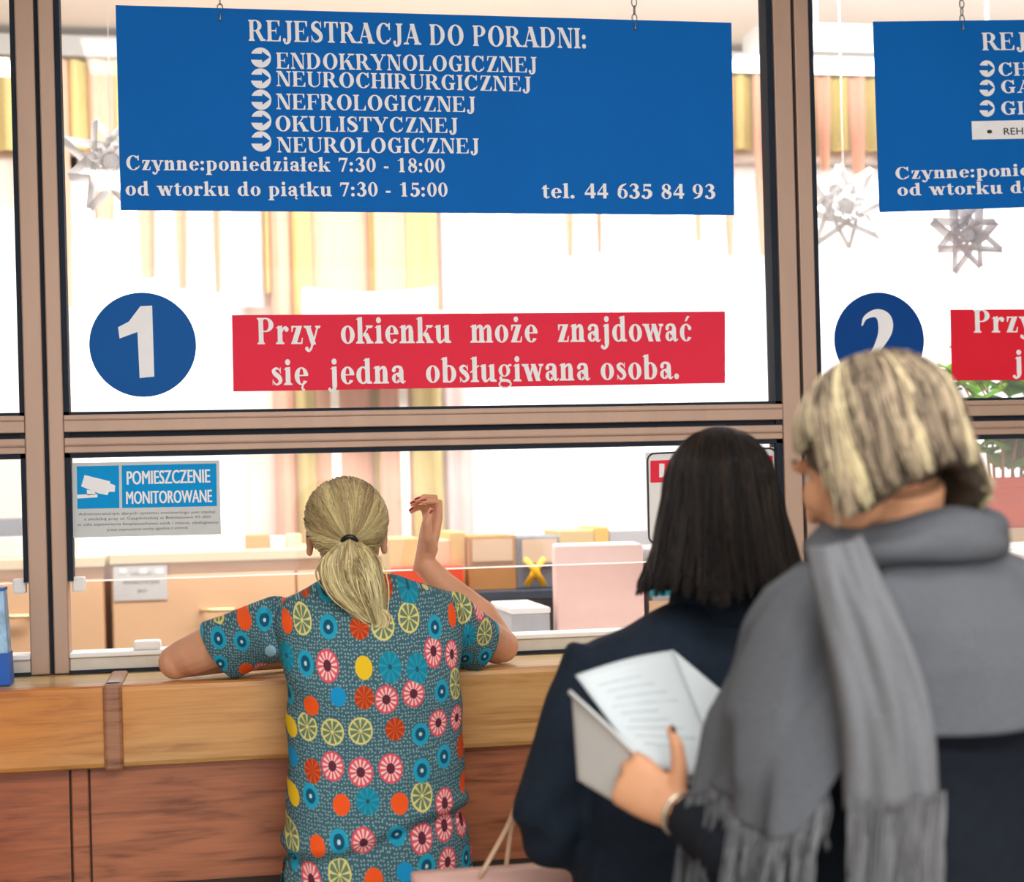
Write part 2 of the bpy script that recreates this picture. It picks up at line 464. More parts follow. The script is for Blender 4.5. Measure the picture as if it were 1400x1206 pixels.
def stem(x, y0=0, y1=100, b=1, t=1, w=S, e=9):
    o = rect(x, y0, x + w, y1)
    if b: o += foot(x + w / 2, w + 2 * e, y0, 1)
    if t == 1: o += foot(x + w / 2, w + 2 * e, y1, -1)
    if t == 2: o += [[(x - 9, y1 - 7), (x + 2, y1 - 11), (x + w, y1), (x + w - 3, y1 + 2)]]
    return o
def tipd(x, y, h): return [[(x - 5, y - h), (x, y - h), (x + 1, y), (x - 14, y)]]   # beak hanging at the right end of an arm
def tipu(x, y, h): return [[(x - 14, y), (x + 3, y), (x + 4, y + h), (x, y + h)]]
def G(ch):
    """polygons and advance width of one character"""
    X = 69
    if ch == ' ': return [], 42
    if ch == 'A': return diag(12, 0, 46, 100, 7) + diag(70, 0, 38, 100, 26) + rect(24, 30, 74, 36) + foot(15, 32) + foot(84, 44), 106
    if ch in 'CG':
        o = ring(52, 50, 46, 52, 24, 6, 45, 318) + [[(82, 66), (88, 66), (88, 102), (84, 102), (72, 90)]]
        if ch == 'C': return o + stroke([(80, 14, 4), (86, 20, 3), (90, 30, 2.5)], 6), 100
        return o + rect(66, 2, 88, 44) + foot(77, 42, 46, -1), 106
    if ch == 'D': return stem(10, e=7) + ring(40, 50, 54, 50, 24, 5, -90, 90) + rect(30, 95, 41, 100) + rect(30, 0, 41, 5), 104
    if ch in 'EF':
        o = stem(10, e=7) + rect(30, 95, 80, 100) + tipd(80, 100, 27) + rect(30, 48, 58, 54) + [[(53, 51), (61, 34), (61, 68)]]
        return (o + rect(30, 0, 82, 5) + tipu(82, 0, 28), 92) if ch == 'E' else (o, 84)
    if ch == 'H': return stem(10) + stem(68) + rect(30, 48, 70, 54), 102
    if ch == 'I': return stem(10), 44
    if ch == 'J': return stem(30, 12, 100, 0) + stroke([(41, 14, 11), (36, 0, 9), (24, -8, 5), (14, -4, 5), (10, 6, 5)], 12) + ball(12, 8, 9), 64
    if ch == 'K': return stem(10) + diag(32, 42, 76, 98, 8) + diag(74, 0, 42, 60, 26) + foot(82, 44, 100, -1) + foot(88, 42), 108
    if ch in 'LŁ': return stem(10) + rect(30, 0, 80, 5) + tipu(80, 0, 32), 88
    if ch == 'N': return rect(14, 0, 21, 100) + rect(82, 0, 89, 100) + diag(68, 0, 12, 100, 24) + foot(17, 28) + foot(84, 30, 100, -1) + foot(14, 22, 100, -1), 102
    if ch == 'M': return rect(14, 0, 21, 100) + diag(48, 4, 16, 100, 24) + diag(52, 4, 88, 100, 8) + stem(88) + foot(17, 28), 124
    if ch == 'O': return ring(54, 50, 48, 52, 25, 6), 108
    if ch in 'PRB':
        o = stem(10, e=7) + ring(42, 73, 38, 27, 23, 5, -90, 90) + rect(30, 95, 43, 100) + rect(30, 46, 43, 51)
        if ch == 'R': o += diag(72, 0, 40, 50, 25) + foot(88, 30, 0)
        return o, 102 if ch == 'R' else 88
    if ch == 'S': return stroke([(66, 78, 3), (56, 94, 3), (38, 97, 5), (20, 84, 9), (24, 66, 12), (46, 52, 12.5), (64, 34, 12), (62, 14, 9), (40, 3, 5), (22, 8, 3.5), (12, 26, 2.5)], 30) + rect(64, 68, 68, 100) + rect(9, 0, 13, 32), 78
    if ch == 'T': return stem(35, t=0) + rect(6, 94, 86, 100) + tipd(86, 100, 29) + [[(6, 71), (11, 71), (20, 100), (5, 100)]], 92
    if ch == 'U': return stem(10, 30, 100, 0) + rect(80, 30, 87, 100) + ring(48.5, 32, 38.5, 34, 22, 7, 180, 290) + ring(48.5, 32, 38.5, 34, 7, 7, 290, 360) + foot(83, 28, 100, -1), 100
    if ch == 'W': return diag(28, 0, 4, 100, 24) + diag(32, 0, 54, 100, 8) + diag(72, 0, 46, 100, 24) + diag(78, 0, 104, 100, 8) + foot(14, 40, 100, -1) + foot(106, 26, 100, -1), 122
    if ch == 'Y': return stem(40, 0, 48, t=0) + diag(40, 40, 6, 100, 25) + diag(54, 44, 82, 98, 8) + foot(18, 42, 100, -1) + foot(86, 30, 100, -1), 102
    if ch == 'Z': return diag(8, 0, 54, 100, 27) + rect(12, 95, 80, 100) + rect(8, 0, 82, 5) + tipu(82, 0, 28) + [[(10, 72), (14, 72), (26, 100), (12, 100)]], 90
    # small letters
    if ch in 'aą':
        o = rect(40, 8, 61, 50) + stroke([(14, 52, 7), (20, 62, 6), (34, 66, 4.5), (48, 60, 8), (51, 48, 10)], 14) + ball(16, 52, 9) + ring(28, 20, 22, 20, 17, 6, 20, 340) + stroke([(42, 40, 3), (30, 38, 3), (20, 34, 4)], 5) + stroke([(51, 14, 10), (56, 4, 6), (64, 4, 3), (70, 10, 2)], 8)
        if ch == 'ą': o += stroke([(60, 2, 3), (54, -10, 5), (58, -19, 4), (66, -18, 2.5)], 8)
        return o, 72
    if ch == 'b': return stem(8, 0, 100, 0, 2) + ring(38, 34, 34, 35, 22, 6, -130, 130), 78
    if ch in 'cć':
        o = ring(38, 34, 32, 35, 22, 5, 48, 325) + ball(56, 52, 9)
        if ch == 'ć': o += [[(32, 78), (40, 78), (58, 98), (44, 100)]]
        return o, 68
    if ch == 'd': return stem(46, 4, 100, 0, 2) + ring(36, 34, 32, 35, 22, 6, 50, 310) + foot(66, 24), 82
    if ch in 'eę':
        o = ring(38, 34, 32, 35, 22, 5, 4, 325) + rect(16, 34, 68, 39)
        if ch == 'ę': o += stroke([(46, 2, 3), (40, -10, 5), (44, -19, 4), (52, -18, 2.5)], 8)
        return o, 72
    if ch == 'g': return ring(34, 44, 28, 25, 17, 4.5) + ring(36, -10, 32, 18, 8, 6) + stroke([(20, 20, 6), (14, 12, 6), (22, 6, 6), (46, 4, 6), (60, -2, 6)], 12) + stroke([(50, 60, 4), (60, 66, 4), (68, 63, 5)], 5), 74
    if ch == 'i': return stem(9, 0, X, 1, 2) + ball(20, 89, 12), 42
    if ch == 'j': return stem(16, -8, X, 0, 2) + stroke([(27, -4, 11), (24, -18, 8), (12, -26, 5), (2, -22, 4)], 10) + ball(3, -19, 7) + ball(27, 89, 12), 48
    if ch == 'k': return stem(8, 0, 100, 1, 2) + diag(30, 28, 56, 66, 8) + diag(54, 0, 32, 40, 24) + foot(64, 34, X, -1) + foot(66, 34), 86
    if ch in 'lł':
        o = stem(9, 0, 100, 1, 2)
        if ch == 'ł': o += [[(-3, 40), (1, 36), (44, 64), (40, 68)]]
        return o, 42
    if ch in 'mn':
        o = stem(8, 0, X, 1, 2)
        for k in range(2 if ch == 'm' else 1):
            x = 44 + 38 * k
            o += stem(x, 0, 48, 1, 0, S, 7) + stroke([(x - 16, 52, 3), (x - 4, 63, 5), (x + 8, 60, 9), (x + 11, 46, 10.5)], 10)
        return o, 114 if ch == 'm' else 78
    if ch == 'o': return ring(37, 34, 33, 35, 22, 5), 74
    if ch == 'p': return stem(8, -30, X, 1, 2) + ring(38, 34, 34, 35, 22, 6, -130, 130), 78
    if ch == 'r': return stem(8, 0, X, 1, 2) + stroke([(28, 46, 3), (38, 62, 4), (50, 62, 6)], 8) + ball(50, 56, 10), 62
    if ch == 's': return stroke([(46, 52, 2.5), (38, 63, 3), (26, 65, 5), (14, 56, 8), (22, 44, 9.5), (38, 33, 10), (46, 18, 9), (38, 6, 5), (24, 3, 3.5), (12, 16, 2.5)], 22) + rect(45, 46, 48, X) + rect(9, 0, 12, 22), 58
    if ch == 't': return rect(14, 12, 34, 84) + rect(4, 62, 48, 68) + [[(4, 66), (14, 66), (34, 90), (30, 90)]] + stroke([(24, 14, 10), (30, 4, 6), (40, 4, 3.5), (48, 12, 2.5)], 8), 50
    if ch == 'u': return stem(8, 16, X, 0, 2) + stem(48, 2, X, 0, 2) + stroke([(19, 18, 10.5), (24, 6, 8), (36, 5, 4), (48, 16, 3)], 10) + foot(68, 24), 82
    if ch == 'w': return diag(28, 0, 4, X, 23) + diag(30, 0, 48, X, 8) + diag(66, 0, 42, X, 23) + diag(70, 0, 90, X, 8) + foot(14, 34, X, -1) + foot(92, 24, X, -1), 104
    if ch == 'y': return diag(30, -2, 4, X, 24) + diag(34, -6, 60, X, 8) + stroke([(38, 4, 4.5), (30, -18, 5), (18, -26, 5), (8, -20, 5)], 10) + ball(10, -18, 8) + foot(15, 36, X, -1) + foot(64, 26, X, -1), 76
    if ch in 'zż':
        o = diag(6, 0, 34, X, 25) + rect(8, 63, 56, X) + rect(6, 0, 58, 6) + [[(50, 0), (58, 0), (61, 24), (57, 24)]] + [[(8, 46), (12, 46), (20, X), (8, X)]]
        if ch == 'ż': o += ball(32, 90, 11)
        return o, 66
    # figures and points
    if ch == '0': return ring(36, 50, 32, 51, 20, 5), 72
    if ch == '1': return stem(26, 0, 100, 1, 0) + [[(8, 82), (12, 80), (28, 84), (48, 100), (44, 102)]], 72
    if ch == '2': return stroke([(8, 72, 4), (18, 92, 5), (36, 97, 6), (54, 84, 11), (52, 62, 11), (34, 36, 8), (12, 10, 5)], 22) + rect(6, 0, 62, 16) + [[(56, 10), (64, 0), (68, 28), (64, 28)]], 72
    if ch == '3': return stroke([(10, 80, 4), (22, 95, 4), (38, 95, 7), (50, 80, 11), (44, 62, 8), (26, 54, 3.5)], 16) + stroke([(26, 54, 3.5), (46, 48, 9), (56, 30, 12), (46, 8, 8), (26, 3, 5), (8, 12, 6)], 16) + ball(13, 14, 10), 72
    if ch == '4': return rect(40, 0, 60, 100) + rect(4, 22, 70, 38) + diag(4, 36, 46, 100, 8), 72
    if ch == '5': return stroke([(16, 52, 6), (36, 60, 6), (54, 46, 11), (56, 26, 12), (42, 7, 8), (24, 3, 5), (8, 12, 6)], 18) + rect(16, 82, 62, 98) + rect(16, 50, 23, 98) + ball(13, 14, 10), 72
    if ch == '6': return ring(38, 32, 31, 33, 19, 5) + stroke([(18, 36, 10), (20, 60, 10), (34, 84, 8), (62, 99, 2.5)], 14), 72
    if ch == '7': return rect(8, 82, 66, 98) + [[(6, 70), (10, 70), (22, 98), (8, 98)]] + diag(22, 0, 56, 98, 13), 72
    if ch == '8': return ring(36, 74, 27, 26, 16, 5) + ring(36, 27, 31, 30, 17, 5) + stroke([(20, 66, 9), (36, 50, 10), (52, 34, 9)], 8), 72
    if ch == '9': return ring(34, 66, 31, 34, 19, 5) + stroke([(54, 64, 10), (52, 40, 10), (38, 14, 8), (10, 1, 2.5)], 14), 72
    if ch == '.': return ball(14, 10, 12), 36
    if ch == ':': return ball(16, 11, 12) + ball(16, 56, 12), 38
    if ch == '-': return rect(4, 26, 36, 40), 44
    if ch == '•': return ball(20, 40, 18), 40
    return rect(6, 0, 40, 60), 48

def sans_polys(txt, bold=.035):
    """a line of sans-serif as (vertices, faces, width, height of capitals), from the built-in font"""
    cu = bpy.data.curves.new('t', 'FONT'); cu.body = txt; cu.size = 1; cu.offset = bold; cu.resolution_u = 3
    o = bpy.data.objects.new('t', cu); COL.objects.link(o)
    dg = bpy.context.evaluated_depsgraph_get(); me = bpy.data.meshes.new_from_object(o.evaluated_get(dg))
    vs = [tuple(v.co[:2]) for v in me.vertices]; fs = [tuple(p.vertices) for p in me.polygons]
    bpy.data.objects.remove(o); bpy.data.curves.remove(cu); bpy.data.meshes.remove(me)
    return vs, fs

def letters(mb, txt, A, B, cap, off, sans=False, bold=.035, thick=.0008):
    """sets txt from A to B (3D points on its baseline, facing the hall) with capitals cap high, raised by off towards the hall"""
    A, B = Vector(A), Vector(B); ux = (B - A).normalized(); uz = Vector((0, 0, 1)); uz = (uz - ux * uz.dot(ux)).normalized()
    nrm = ux.cross(uz); nrm = nrm if nrm.y < 0 else -nrm
    Wd = (B - A).length
    if sans:
        vs, fs = sans_polys(txt, 0)
        xs = [v[0] for v in vs]; ys = [v[1] for v in vs]; x0, x1 = min(xs), max(xs); h = .73
        sh = [0] if bold < .005 else [-bold * .5, 0, bold * .5]
        for k, e in enumerate(sh):                    # heavier type: the line struck again a hair to the side
            mb.add([A + ux * ((x + e - x0) / (x1 - x0) * Wd) + uz * (y / h * cap) + nrm * (off + k * .00006) for x, y in vs], fs)
        return
    glyphs = []; x = 0
    for ch in txt:
        p, adv = G(ch); glyphs.append((x, p)); x += adv + 3
    allx = [x0 + q[0] for x0, p in glyphs for poly in p for q in poly]; lo, hi = min(allx), max(allx)
    for x0, p in glyphs:
        for kk, poly in enumerate(p):
            ar = sum(poly[i - 1][0] * poly[i][1] - poly[i][0] * poly[i - 1][1] for i in range(len(poly)))
            if ar < 0: poly = poly[::-1]
            pts = [A + ux * ((x0 + q[0] - lo) / (hi - lo) * Wd) + uz * (q[1] / 100 * cap) + nrm * (off + thick + (kk % 40) * .00003) for q in poly]
            mb.prism(pts, nrm * -thick)
# ------------------------------------------------------------------ the setting
struct('floor', MB().box(-5, 7, -9, 3.2, -.1, 0), 'floor_tile', 'stone tiled floor of the hall and office', 'floor')
struct('ceiling', MB().box(-5, 7, -9, 3.2, 3.3, 3.42), 'ceiling_white', 'off-white ceiling above hall and registration office', 'ceiling')
struct('wall_left', MB().box(-5.1, -5, -9, 3.2, 0, 3.3), 'hall_wall', 'plain side wall left of the counters', 'wall')
struct('wall_right', MB().box(7, 7.1, -9, 3.2, 0, 3.3), 'hall_wall', 'plain side wall right of the counters', 'wall')

YB = 2.7                                             # inner face of the office's window wall
def X(px, Y, py=400): return at(px, py, Y).x
def Z(py, Y, px=700): return at(px, py, Y).z
WB = 1.18; WT = 2.86                                 # foot and head of the office windows
wins = [(-5, -1.62), (X(98, YB), X(335, YB)), (X(640, YB), X(1062, YB)), (X(1108, YB), X(1560, YB)), (4.6, 7)]
bw = MB(); bw.box(-5, 7, YB, YB + .25, 0, WB).box(-5, 7, YB, YB + .25, WT, 3.3)
edges = [x for w in wins for x in w]
for k in range(1, len(edges) - 1, 2): bw.box(edges[k], edges[k + 1], YB, YB + .25, WB, WT)
struct('wall_back', bw, 'office_wall', 'pale rear wall of the office with its windows', 'wall')
for i, (a, b) in enumerate(wins):
    fr = MB(); n = max(1, round((b - a) / .85))
    fr.box(a, b, YB + .1, YB + .15, WB, WB + .05).box(a, b, YB + .1, YB + .15, WT - .05, WT)
    for k in range(n + 1):
        x = a + (b - a) * k / n; fr.box(x - .025, x + .025, YB + .1, YB + .15, WB, WT)
    w = tag(MB().box(a, b, YB + .12, YB + .126, WB, WT).build('window_%d' % (i + 1), 'glass'),
            'bright office window in the rear wall, ' + ('far left', 'behind window number one, left of the striped curtain', 'right of the striped curtain', 'behind the paper stars and plant', 'far right')[i], 'window', kind='structure')
    fr.build('window_frame', 'white_plastic', w)

# glazed partition between hall and office
MX = [(-.423, -.412, -.371, -.362, -.329, -.317), (1.322, 1.337, 1.383, 1.390, 1.427, 1.440)]
MX = [tuple(v - 1.758 for v in MX[0])] + MX + [tuple(v + 1.75 for v in MX[1])]
ZT = (1.603, 1.613, 1.647, 1.659, 1.697, 1.704)
for i, m in enumerate(MX):
    p = MB().box(m[1], m[2], -.03, .04, 1.126, 3.3).box(m[3], m[4], -.03, .04, 1.126, 3.3)
    o = struct('trim_%d' % (i + 1), p, 'bronze', 'brown metal upright of the glass partition, ' + ('left of the left-hand pane', 'between the left pane and window number one', 'between windows number one and two', 'right of window number two')[i], 'upright', bevel=.003)
    MB().box(m[2], m[3], -.016, .03, 1.126, 3.3).box(m[0], m[1], -.022, .03, 1.33, 3.3).box(m[4], m[5], -.022, .03, 1.33, 3.3).build('gasket', 'gasket', o)
bays = [(MX[k][4], MX[k + 1][1]) for k in range(3)]
who = ('left-hand', 'window number one', 'window number two')
for i, (a, b) in enumerate(bays):
    t = MB().box(a, b, -.03, .04, ZT[3], ZT[4]).box(a, b, -.026, .04, ZT[1], ZT[2])
    for z in ((ZT[3] + ZT[4]) / 2 + .006, (ZT[1] + ZT[2]) / 2 - .002): t.box(a, b, -.0325, -.02, z, z + .004)
    o = struct('trim_%d' % (i + 5), t, 'bronze', 'brown metal crossbar of the partition in the ' + who[i] + ' bay', 'crossbar', bevel=.002)
    MB().box(a, b, -.014, .03, ZT[2], ZT[3]).box(a, b, -.022, .03, ZT[4], ZT[5]).box(a, b, -.022, .03, ZT[0], ZT[1]).build('gasket', 'gasket', o)
    s = MB().box(a, b, -.025, .05, 1.128, 1.160)
    o = struct('trim_%d' % (i + 8), s, 'sill_metal', 'pale metal sill rail at the counter in the ' + who[i] + ' bay', 'sill', bevel=.003)
    MB().box(a, b, -.034, .05, 1.160, 1.171).build('sill_cap', 'white_plastic', o, bevel=.003)
    MB().box(a, b, -.037, -.024, 1.1262, 1.1325).build('sill_seal', 'gasket', o)
    struct('window_%d' % (i + 6), MB().box(a, b, 0, .006, ZT[5], 3.3), 'glass', 'large upper glass pane of the ' + who[i] + ' bay', 'window')
    # lower sheet: stops above the counter and leaves a speaking gap
    o = struct('window_%d' % (i + 9), MB().box(a, b, 0, .005, 1.330, ZT[0]), 'acrylic', 'lower clear sheet of the ' + who[i] + ' bay, open below', 'window')
    MB().box(a, b, -.001, .006, 1.326, 1.330).build('sheet_edge', 'acrylic_edge', o)
    for x in (a + .008, b - .036): MB().box(x, x + .028, -.012, .016, 1.305, 1.338).build('clip', 'white_plastic', o, bevel=.004)

# ------------------------------------------------------------------ counter
CT, LB, YL, YP = 1.126, .957, -.315, -.28
ctr = thing('reception_counter', (.9, -.15, 0), 'long wooden registration counter running below the glass windows', 'counter')
MB().box(-3, 4.4, YL + .02, .06, CT - .035, CT - .002).build('countertop', 'oak_top', ctr, bevel=.004)
def PXL(px, py, Y=YL): return at(px, py, Y).x
xs = PXL(155, 990)
joints = [-3.0, xs - 1.755, xs, xs + 1.755, 4.4]
for a, b in zip(joints[:-1], joints[1:]):
    MB().box(a + .006, b - .006, YL, YL + .06, LB, CT).build('lip_board', 'oak', ctr, bevel=.012)
for x in joints[1:-1]:
    s = MB().box(x - .019, x + .019, YL - .012, YL + .04, LB - .003, CT + .004).box(x - .019, x + .019, YL, -.045, CT - .01, CT + .004)
    s.build('joint_strap', 'strap_wood', ctr, bevel=.009)
xb = PXL(111, 1130, YP)
for x in (xb - 1.755, xb, xb + 1.755):
    MB().box(x - .017, x + .017, YP - .008, YP + .03, .705, LB).build('batten', 'walnut', ctr, bevel=.003)
    MB().box(x + .017, x + .023, YP + .002, YP + .03, .705, LB).box(x - .021, x - .017, YP + .002, YP + .03, .705, LB).build('panel_gap', 'gap_dark', ctr)
bs = [-3.0, xb - 1.755, xb, xb + 1.755, 4.4]
for a, b in zip(bs[:-1], bs[1:]):
    MB().box(a + .021, b - .022, YP, YP + .03, .71, LB).build('front_panel', 'walnut', ctr)
MB().box(-3, 4.4, YP - .004, YP + .03, .695, .71).build('rail', 'gap_dark', ctr)
MB().box(-3, 4.4, YP - .002, YP + .04, .1, .694).build('lower_panel', 'walnut', ctr)
MB().box(-3, 4.4, YP + .05, YP + .09, 0, .1).build('kick_board', 'gap_dark', ctr)
MB().box(-3, 4.4, -.02, .02, 0, CT - .036).build('back_board', 'birch', ctr)

# ------------------------------------------------------------------ signs
def chain(mb, x, y, z0, z1):
    z = z0; k = 0
    while z < z1:
        c = V(x, y, z); u = V(.006, 0, 0) if k % 2 else V(0, .006, 0)
        mb.tube([c + u * math.cos(t) + V(0, 0, .011 * math.sin(t)) for t in [2 * PI * i / 10 for i in range(10)]], .0016, 5, closed=True)
        z += .0185; k += 1
def bullet(s, px, py, Y, r, off):
    c = at(px, py, Y); mw, mbk = MB(), MB()
    mw.prism([c + V(r * math.sin(t), -off - .0008, r * math.cos(t)) for t in [2 * PI * k / 28 for k in range(28)]][::-1], (0, .0008, 0))
    q = [(-1.03, .36), (.12, .36), (.12, .62), (.86, .06), (.12, -.5), (.12, -.22), (-1.0, -.22)]
    mbk.prism([c + V(x * r, -off - .0016, z * r) for x, z in q][::-1], (0, .0007, 0))
    mbk.build('arrow', 'sign_blue', mw.build('bullet_disc', 'letter_white', s))
YS = -.08
def sign_board(name, corners, label, lines, bullets, chains, extra=None):
    tl, tr, br, bl = corners
    base = (bl + br) / 2
    s = thing(name, base, label, 'sign', 'blue hanging registration signs')
    MB().prism([bl, br, tr, tl], (0, .004, 0)).build('board', 'sign_blue', s)
    t = MB()
    for (txt, x0, y0, x1, y1, cap) in lines:
        a, b = at(x0, y0, YS), at(x1, y1, YS)
        letters(t, txt, a, b, cap * .001672, .0006)
    for (px, py, r) in bullets: bullet(s, px, py, YS, r * .001672, .0006)
    t.build('lettering', 'letter_white', s)
    for (px, py) in chains:
        c = at(px, py, YS); m = MB(); chain(m, c.x, YS + .002, c.z - .006, 3.3)
        m.build('chain', 'chain', s, smooth=True)
        MB().ball((c.x, YS - .001, c.z - .012), .004).build('hook', 'chain', s, smooth=True)
    return s
q = lambda px, py: at(px, py, YS)
sign_board('hanging_sign', [q(158, 7), q(1000, 31), q(1004, 294), q(165, 287)],
    'blue hanging sign with white lettering listing five clinics and opening hours',
    [('REJESTRACJA DO PORADNI:', 340, 56, 801, 66.5, 28), ('ENDOKRYNOLOGICZNEJ', 378, 94, 734, 99.5, 21.5),
     ('NEUROCHIRURGICZNEJ', 378, 118, 726, 125.5, 20.5), ('NEFROLOGICZNEJ', 378, 149.5, 650, 153.5, 21),
     ('OKULISTYCZNEJ', 377, 179.5, 626, 182, 20.5), ('NEUROLOGICZNEJ', 379, 208.5, 655, 210, 20.5),
     ('Czynne:poniedziałek 7:30 - 18:00', 173, 232.5, 608, 236, 19), ('od wtorku do piątku 7:30 - 15:00', 172, 267.5, 612, 269, 19),
     ('tel. 44 635 84 93', 741, 271, 978, 272, 20.5)],
    [(356.5, 79, 13.5), (356.5, 107.5, 13.5), (357, 136.5, 13.5), (357, 165, 13.5), (357, 193.5, 13.5)],
    [(301, 19), (868, 32)])
tl2, bl2 = q(1194, 29.5), q(1203, 290)
dx = (q(1400, 27) - tl2).normalized() * 1.40
s2 = sign_board('hanging_sign', [tl2, tl2 + dx, bl2 + dx, bl2],
    'blue hanging sign with a white strip pasted on it, above the blonde head',
    [('REJESTRACJA DO PORADNI:', 1343, 69, 1800, 64, 25.5), ('CHIRURGICZNEJ', 1365.5, 104, 1607, 100, 19),
     ('GASTROLOGICZNEJ', 1369, 127.5, 1660, 122, 18.5), ('GINEKOLOGICZNEJ', 1369, 157, 1660, 152, 19),
     ('Czynne:poniedziałek 7:30 - 18:00', 1224.5, 245.5, 1664, 233, 17.5), ('od wtorku do piątku 7:30 - 15:00', 1227, 268, 1670, 258, 18)],
    [(1349, 94, 12), (1349, 120.5, 12), (1349, 148.5, 12)], [(1316, 33)])
m = MB(); pts = [at(1329, 191, YS), at(1640, 185, YS), at(1640, 159, YS), at(1328, 166, YS)]
m.prism([p + V(0, -.0016, 0) for p in pts], (0, .001, 0)); st = m.build('pasted_strip', 'letter_white', s2)
m = MB(); letters(m, '•', at(1349, 186, YS), at(1356, 186, YS), 15 * .00167, .002); m.build('strip_bullet', 'ink', s2); m = MB()
letters(m, 'REHABILITACYJNEJ', at(1372, 184.5, YS), at(1500, 182, YS), 10.5 * .00167, .0024, True, .012); m.build('strip_lettering', 'ink', s2)

def disc(name, mat, px, py, r, label):
    c = at(px, py, 0)
    o = thing(name, c - V(0, .001, r), label, 'number disc', 'round window numbers')
    MB().prism([c + V(r * math.sin(t), -.0015, r * math.cos(t)) for t in [2 * PI * k / 64 for k in range(64)]][::-1], (0, .001, 0)).build('disc', mat, o)
    return o
d1 = disc('number_disc', 'disc_blue', 195.5, 471.5, .1170, 'round blue disc with white numeral 1 stuck on the glass')
o1 = [(192, 418.8), (208, 418), (211, 515), (191, 517), (188, 454), (163.5, 463), (161.5, 447.5), (176, 440)]
MB().prism([at(x, y, 0) + V(0, -.0022, 0) for x, y in o1][::-1], (0, .0006, 0)).build('numeral', 'letter_white', d1)
d2 = disc('number_disc', 'disc_navy', 1202, 465, .1160, 'round dark blue disc with white numeral 2 above blonde head')
m = MB(); K = .286                                    # numeral two, a swelling stroke and a wavy foot
for poly in stroke([(622, 352, 3), (640, 312, 10), (690, 292, 20), (728, 318, 34), (735, 370, 34), (712, 430, 24), (668, 500, 14), (600, 570, 9)], 34):
    m.prism([at(1000 + x * K, 345 + y * K, 0) + V(0, -.0022, 0) for x, y in poly], (0, .0006, 0))
for poly in stroke([(600, 566, 8), (650, 548, 18), (710, 566, 20), (760, 572, 16), (800, 545, 5)], 16):
    m.prism([at(1000 + x * K, 345 + y * K, 0) + V(0, -.0022, 0) for x, y in poly], (0, .0006, 0))
m.build('numeral', 'letter_white', d2)

def red_strip(x0, y0, x1, y1, x2, y2, x3, y3, label, lines, mat='sign_red'):
    pts = [at(x3, y3, 0), at(x2, y2, 0), at(x1, y1, 0), at(x0, y0, 0)]
    o = thing('notice_strip', (pts[0] + pts[1]) / 2, label, 'notice', 'red queueing notices')
    MB().prism([p + V(0, -.0015, 0) for p in pts], (0, .001, 0)).build('strip', mat, o)
    m = MB()
    for txt, a, b, c, d, cap in lines: letters(m, txt, at(a, b, 0), at(c, d, 0), cap * .00172, .0017)
    m.build('lettering', 'letter_white', o); return o
red_strip(317, 431, 991, 426, 991, 524, 319, 535.5, 'red notice strip with two lines of white lettering beside the numeral 1 disc',
    [('Przy  okienku  może  znajdować', 352, 471, 945, 466.5, 35), ('się  jedna  obsługiwana osoba.', 372, 527, 928, 518, 34)], 'sign_red_lightwash')
red_strip(1299, 423.5, 1960, 420, 1960, 517, 1301, 520.5, 'red notice strip at the right edge above the green plant',
    [('Przy  okienku  może  znajdować', 1331, 455, 1905, 450, 33), ('jedna  obsługiwana  osoba.', 1384, 509, 1860, 504, 32)])

# monitored-area sticker
def onpx(pts, Y, off): return [at(x, y, Y) + V(0, -off, 0) for x, y in pts][::-1]
def z4(x, y): return (x / 3.351, 580 + y / 3.351)
cc = [z4(*p) for p in ((330, 178), (1005, 165), (1013, 505), (336, 520))]
o = thing('monitoring_sticker', at(cc[3][0] + 100, cc[3][1], 0), 'grey and cyan monitored-area sticker with white camera symbol on the glass', 'sticker')
MB().prism(onpx(cc, 0, .0012), (0, .001, 0)).build('sheet', 'sticker_grey', o)
MB().prism(onpx([z4(*p) for p in ((352, 193), (545, 189), (547, 384), (355, 388))], 0, .0018), (0, .0006, 0)).prism(onpx([z4(*p) for p in ((558, 189), (991, 180), (994, 375), (560, 384))], 0, .0018), (0, .0006, 0)).build('blue_panels', 'sticker_cyan', o)
ic = MB()
for poly in ([(388, 233), (505, 262), (505, 272), (528, 280), (526, 310), (500, 310), (492, 325), (455, 318), (372, 285)],
             [(354, 323), (447, 320), (447, 335), (354, 341)], [(398, 300), (432, 304), (440, 322), (400, 326)]):
    ic.prism(onpx([z4(*p) for p in poly], 0, .0024), (0, .0005, 0))
ic.build('camera_symbol', 'letter_white', o)
lt = MB()
letters(lt, 'POMIESZCZENIE', at(*z4(583, 277), 0), at(*z4(962, 267), 0), 64 / 3.351 * .00167, .0026, True, .07)
letters(lt, 'MONITOROWANE', at(*z4(580, 366), 0), at(*z4(971, 357), 0), 60 / 3.351 * .00167, .0026, True, .07)
lt.build('lettering', 'letter_white', o)
lt = MB()
for txt, x0, x1, y in (('Administratorem danych systemu monitoringu jest szpital', 360, 985, 418), ('z siedzibą przy ul. Czaplinieckiej w Bełchatowie 97-400', 385, 965, 441),
                       ('w celu zapewnienia bezpieczeństwa osób i mienia, obsługiwany', 355, 1002, 466), ('przez wyznaczone osoby zgodnie z ustawą', 490, 860, 490)):
    letters(lt, txt, at(*z4(x0, y), 0), at(*z4(x1, y - 11), 0), 13 / 3.351 * .00167, .002, True, .0)
lt.build('small_print', 'faint_ink', o)

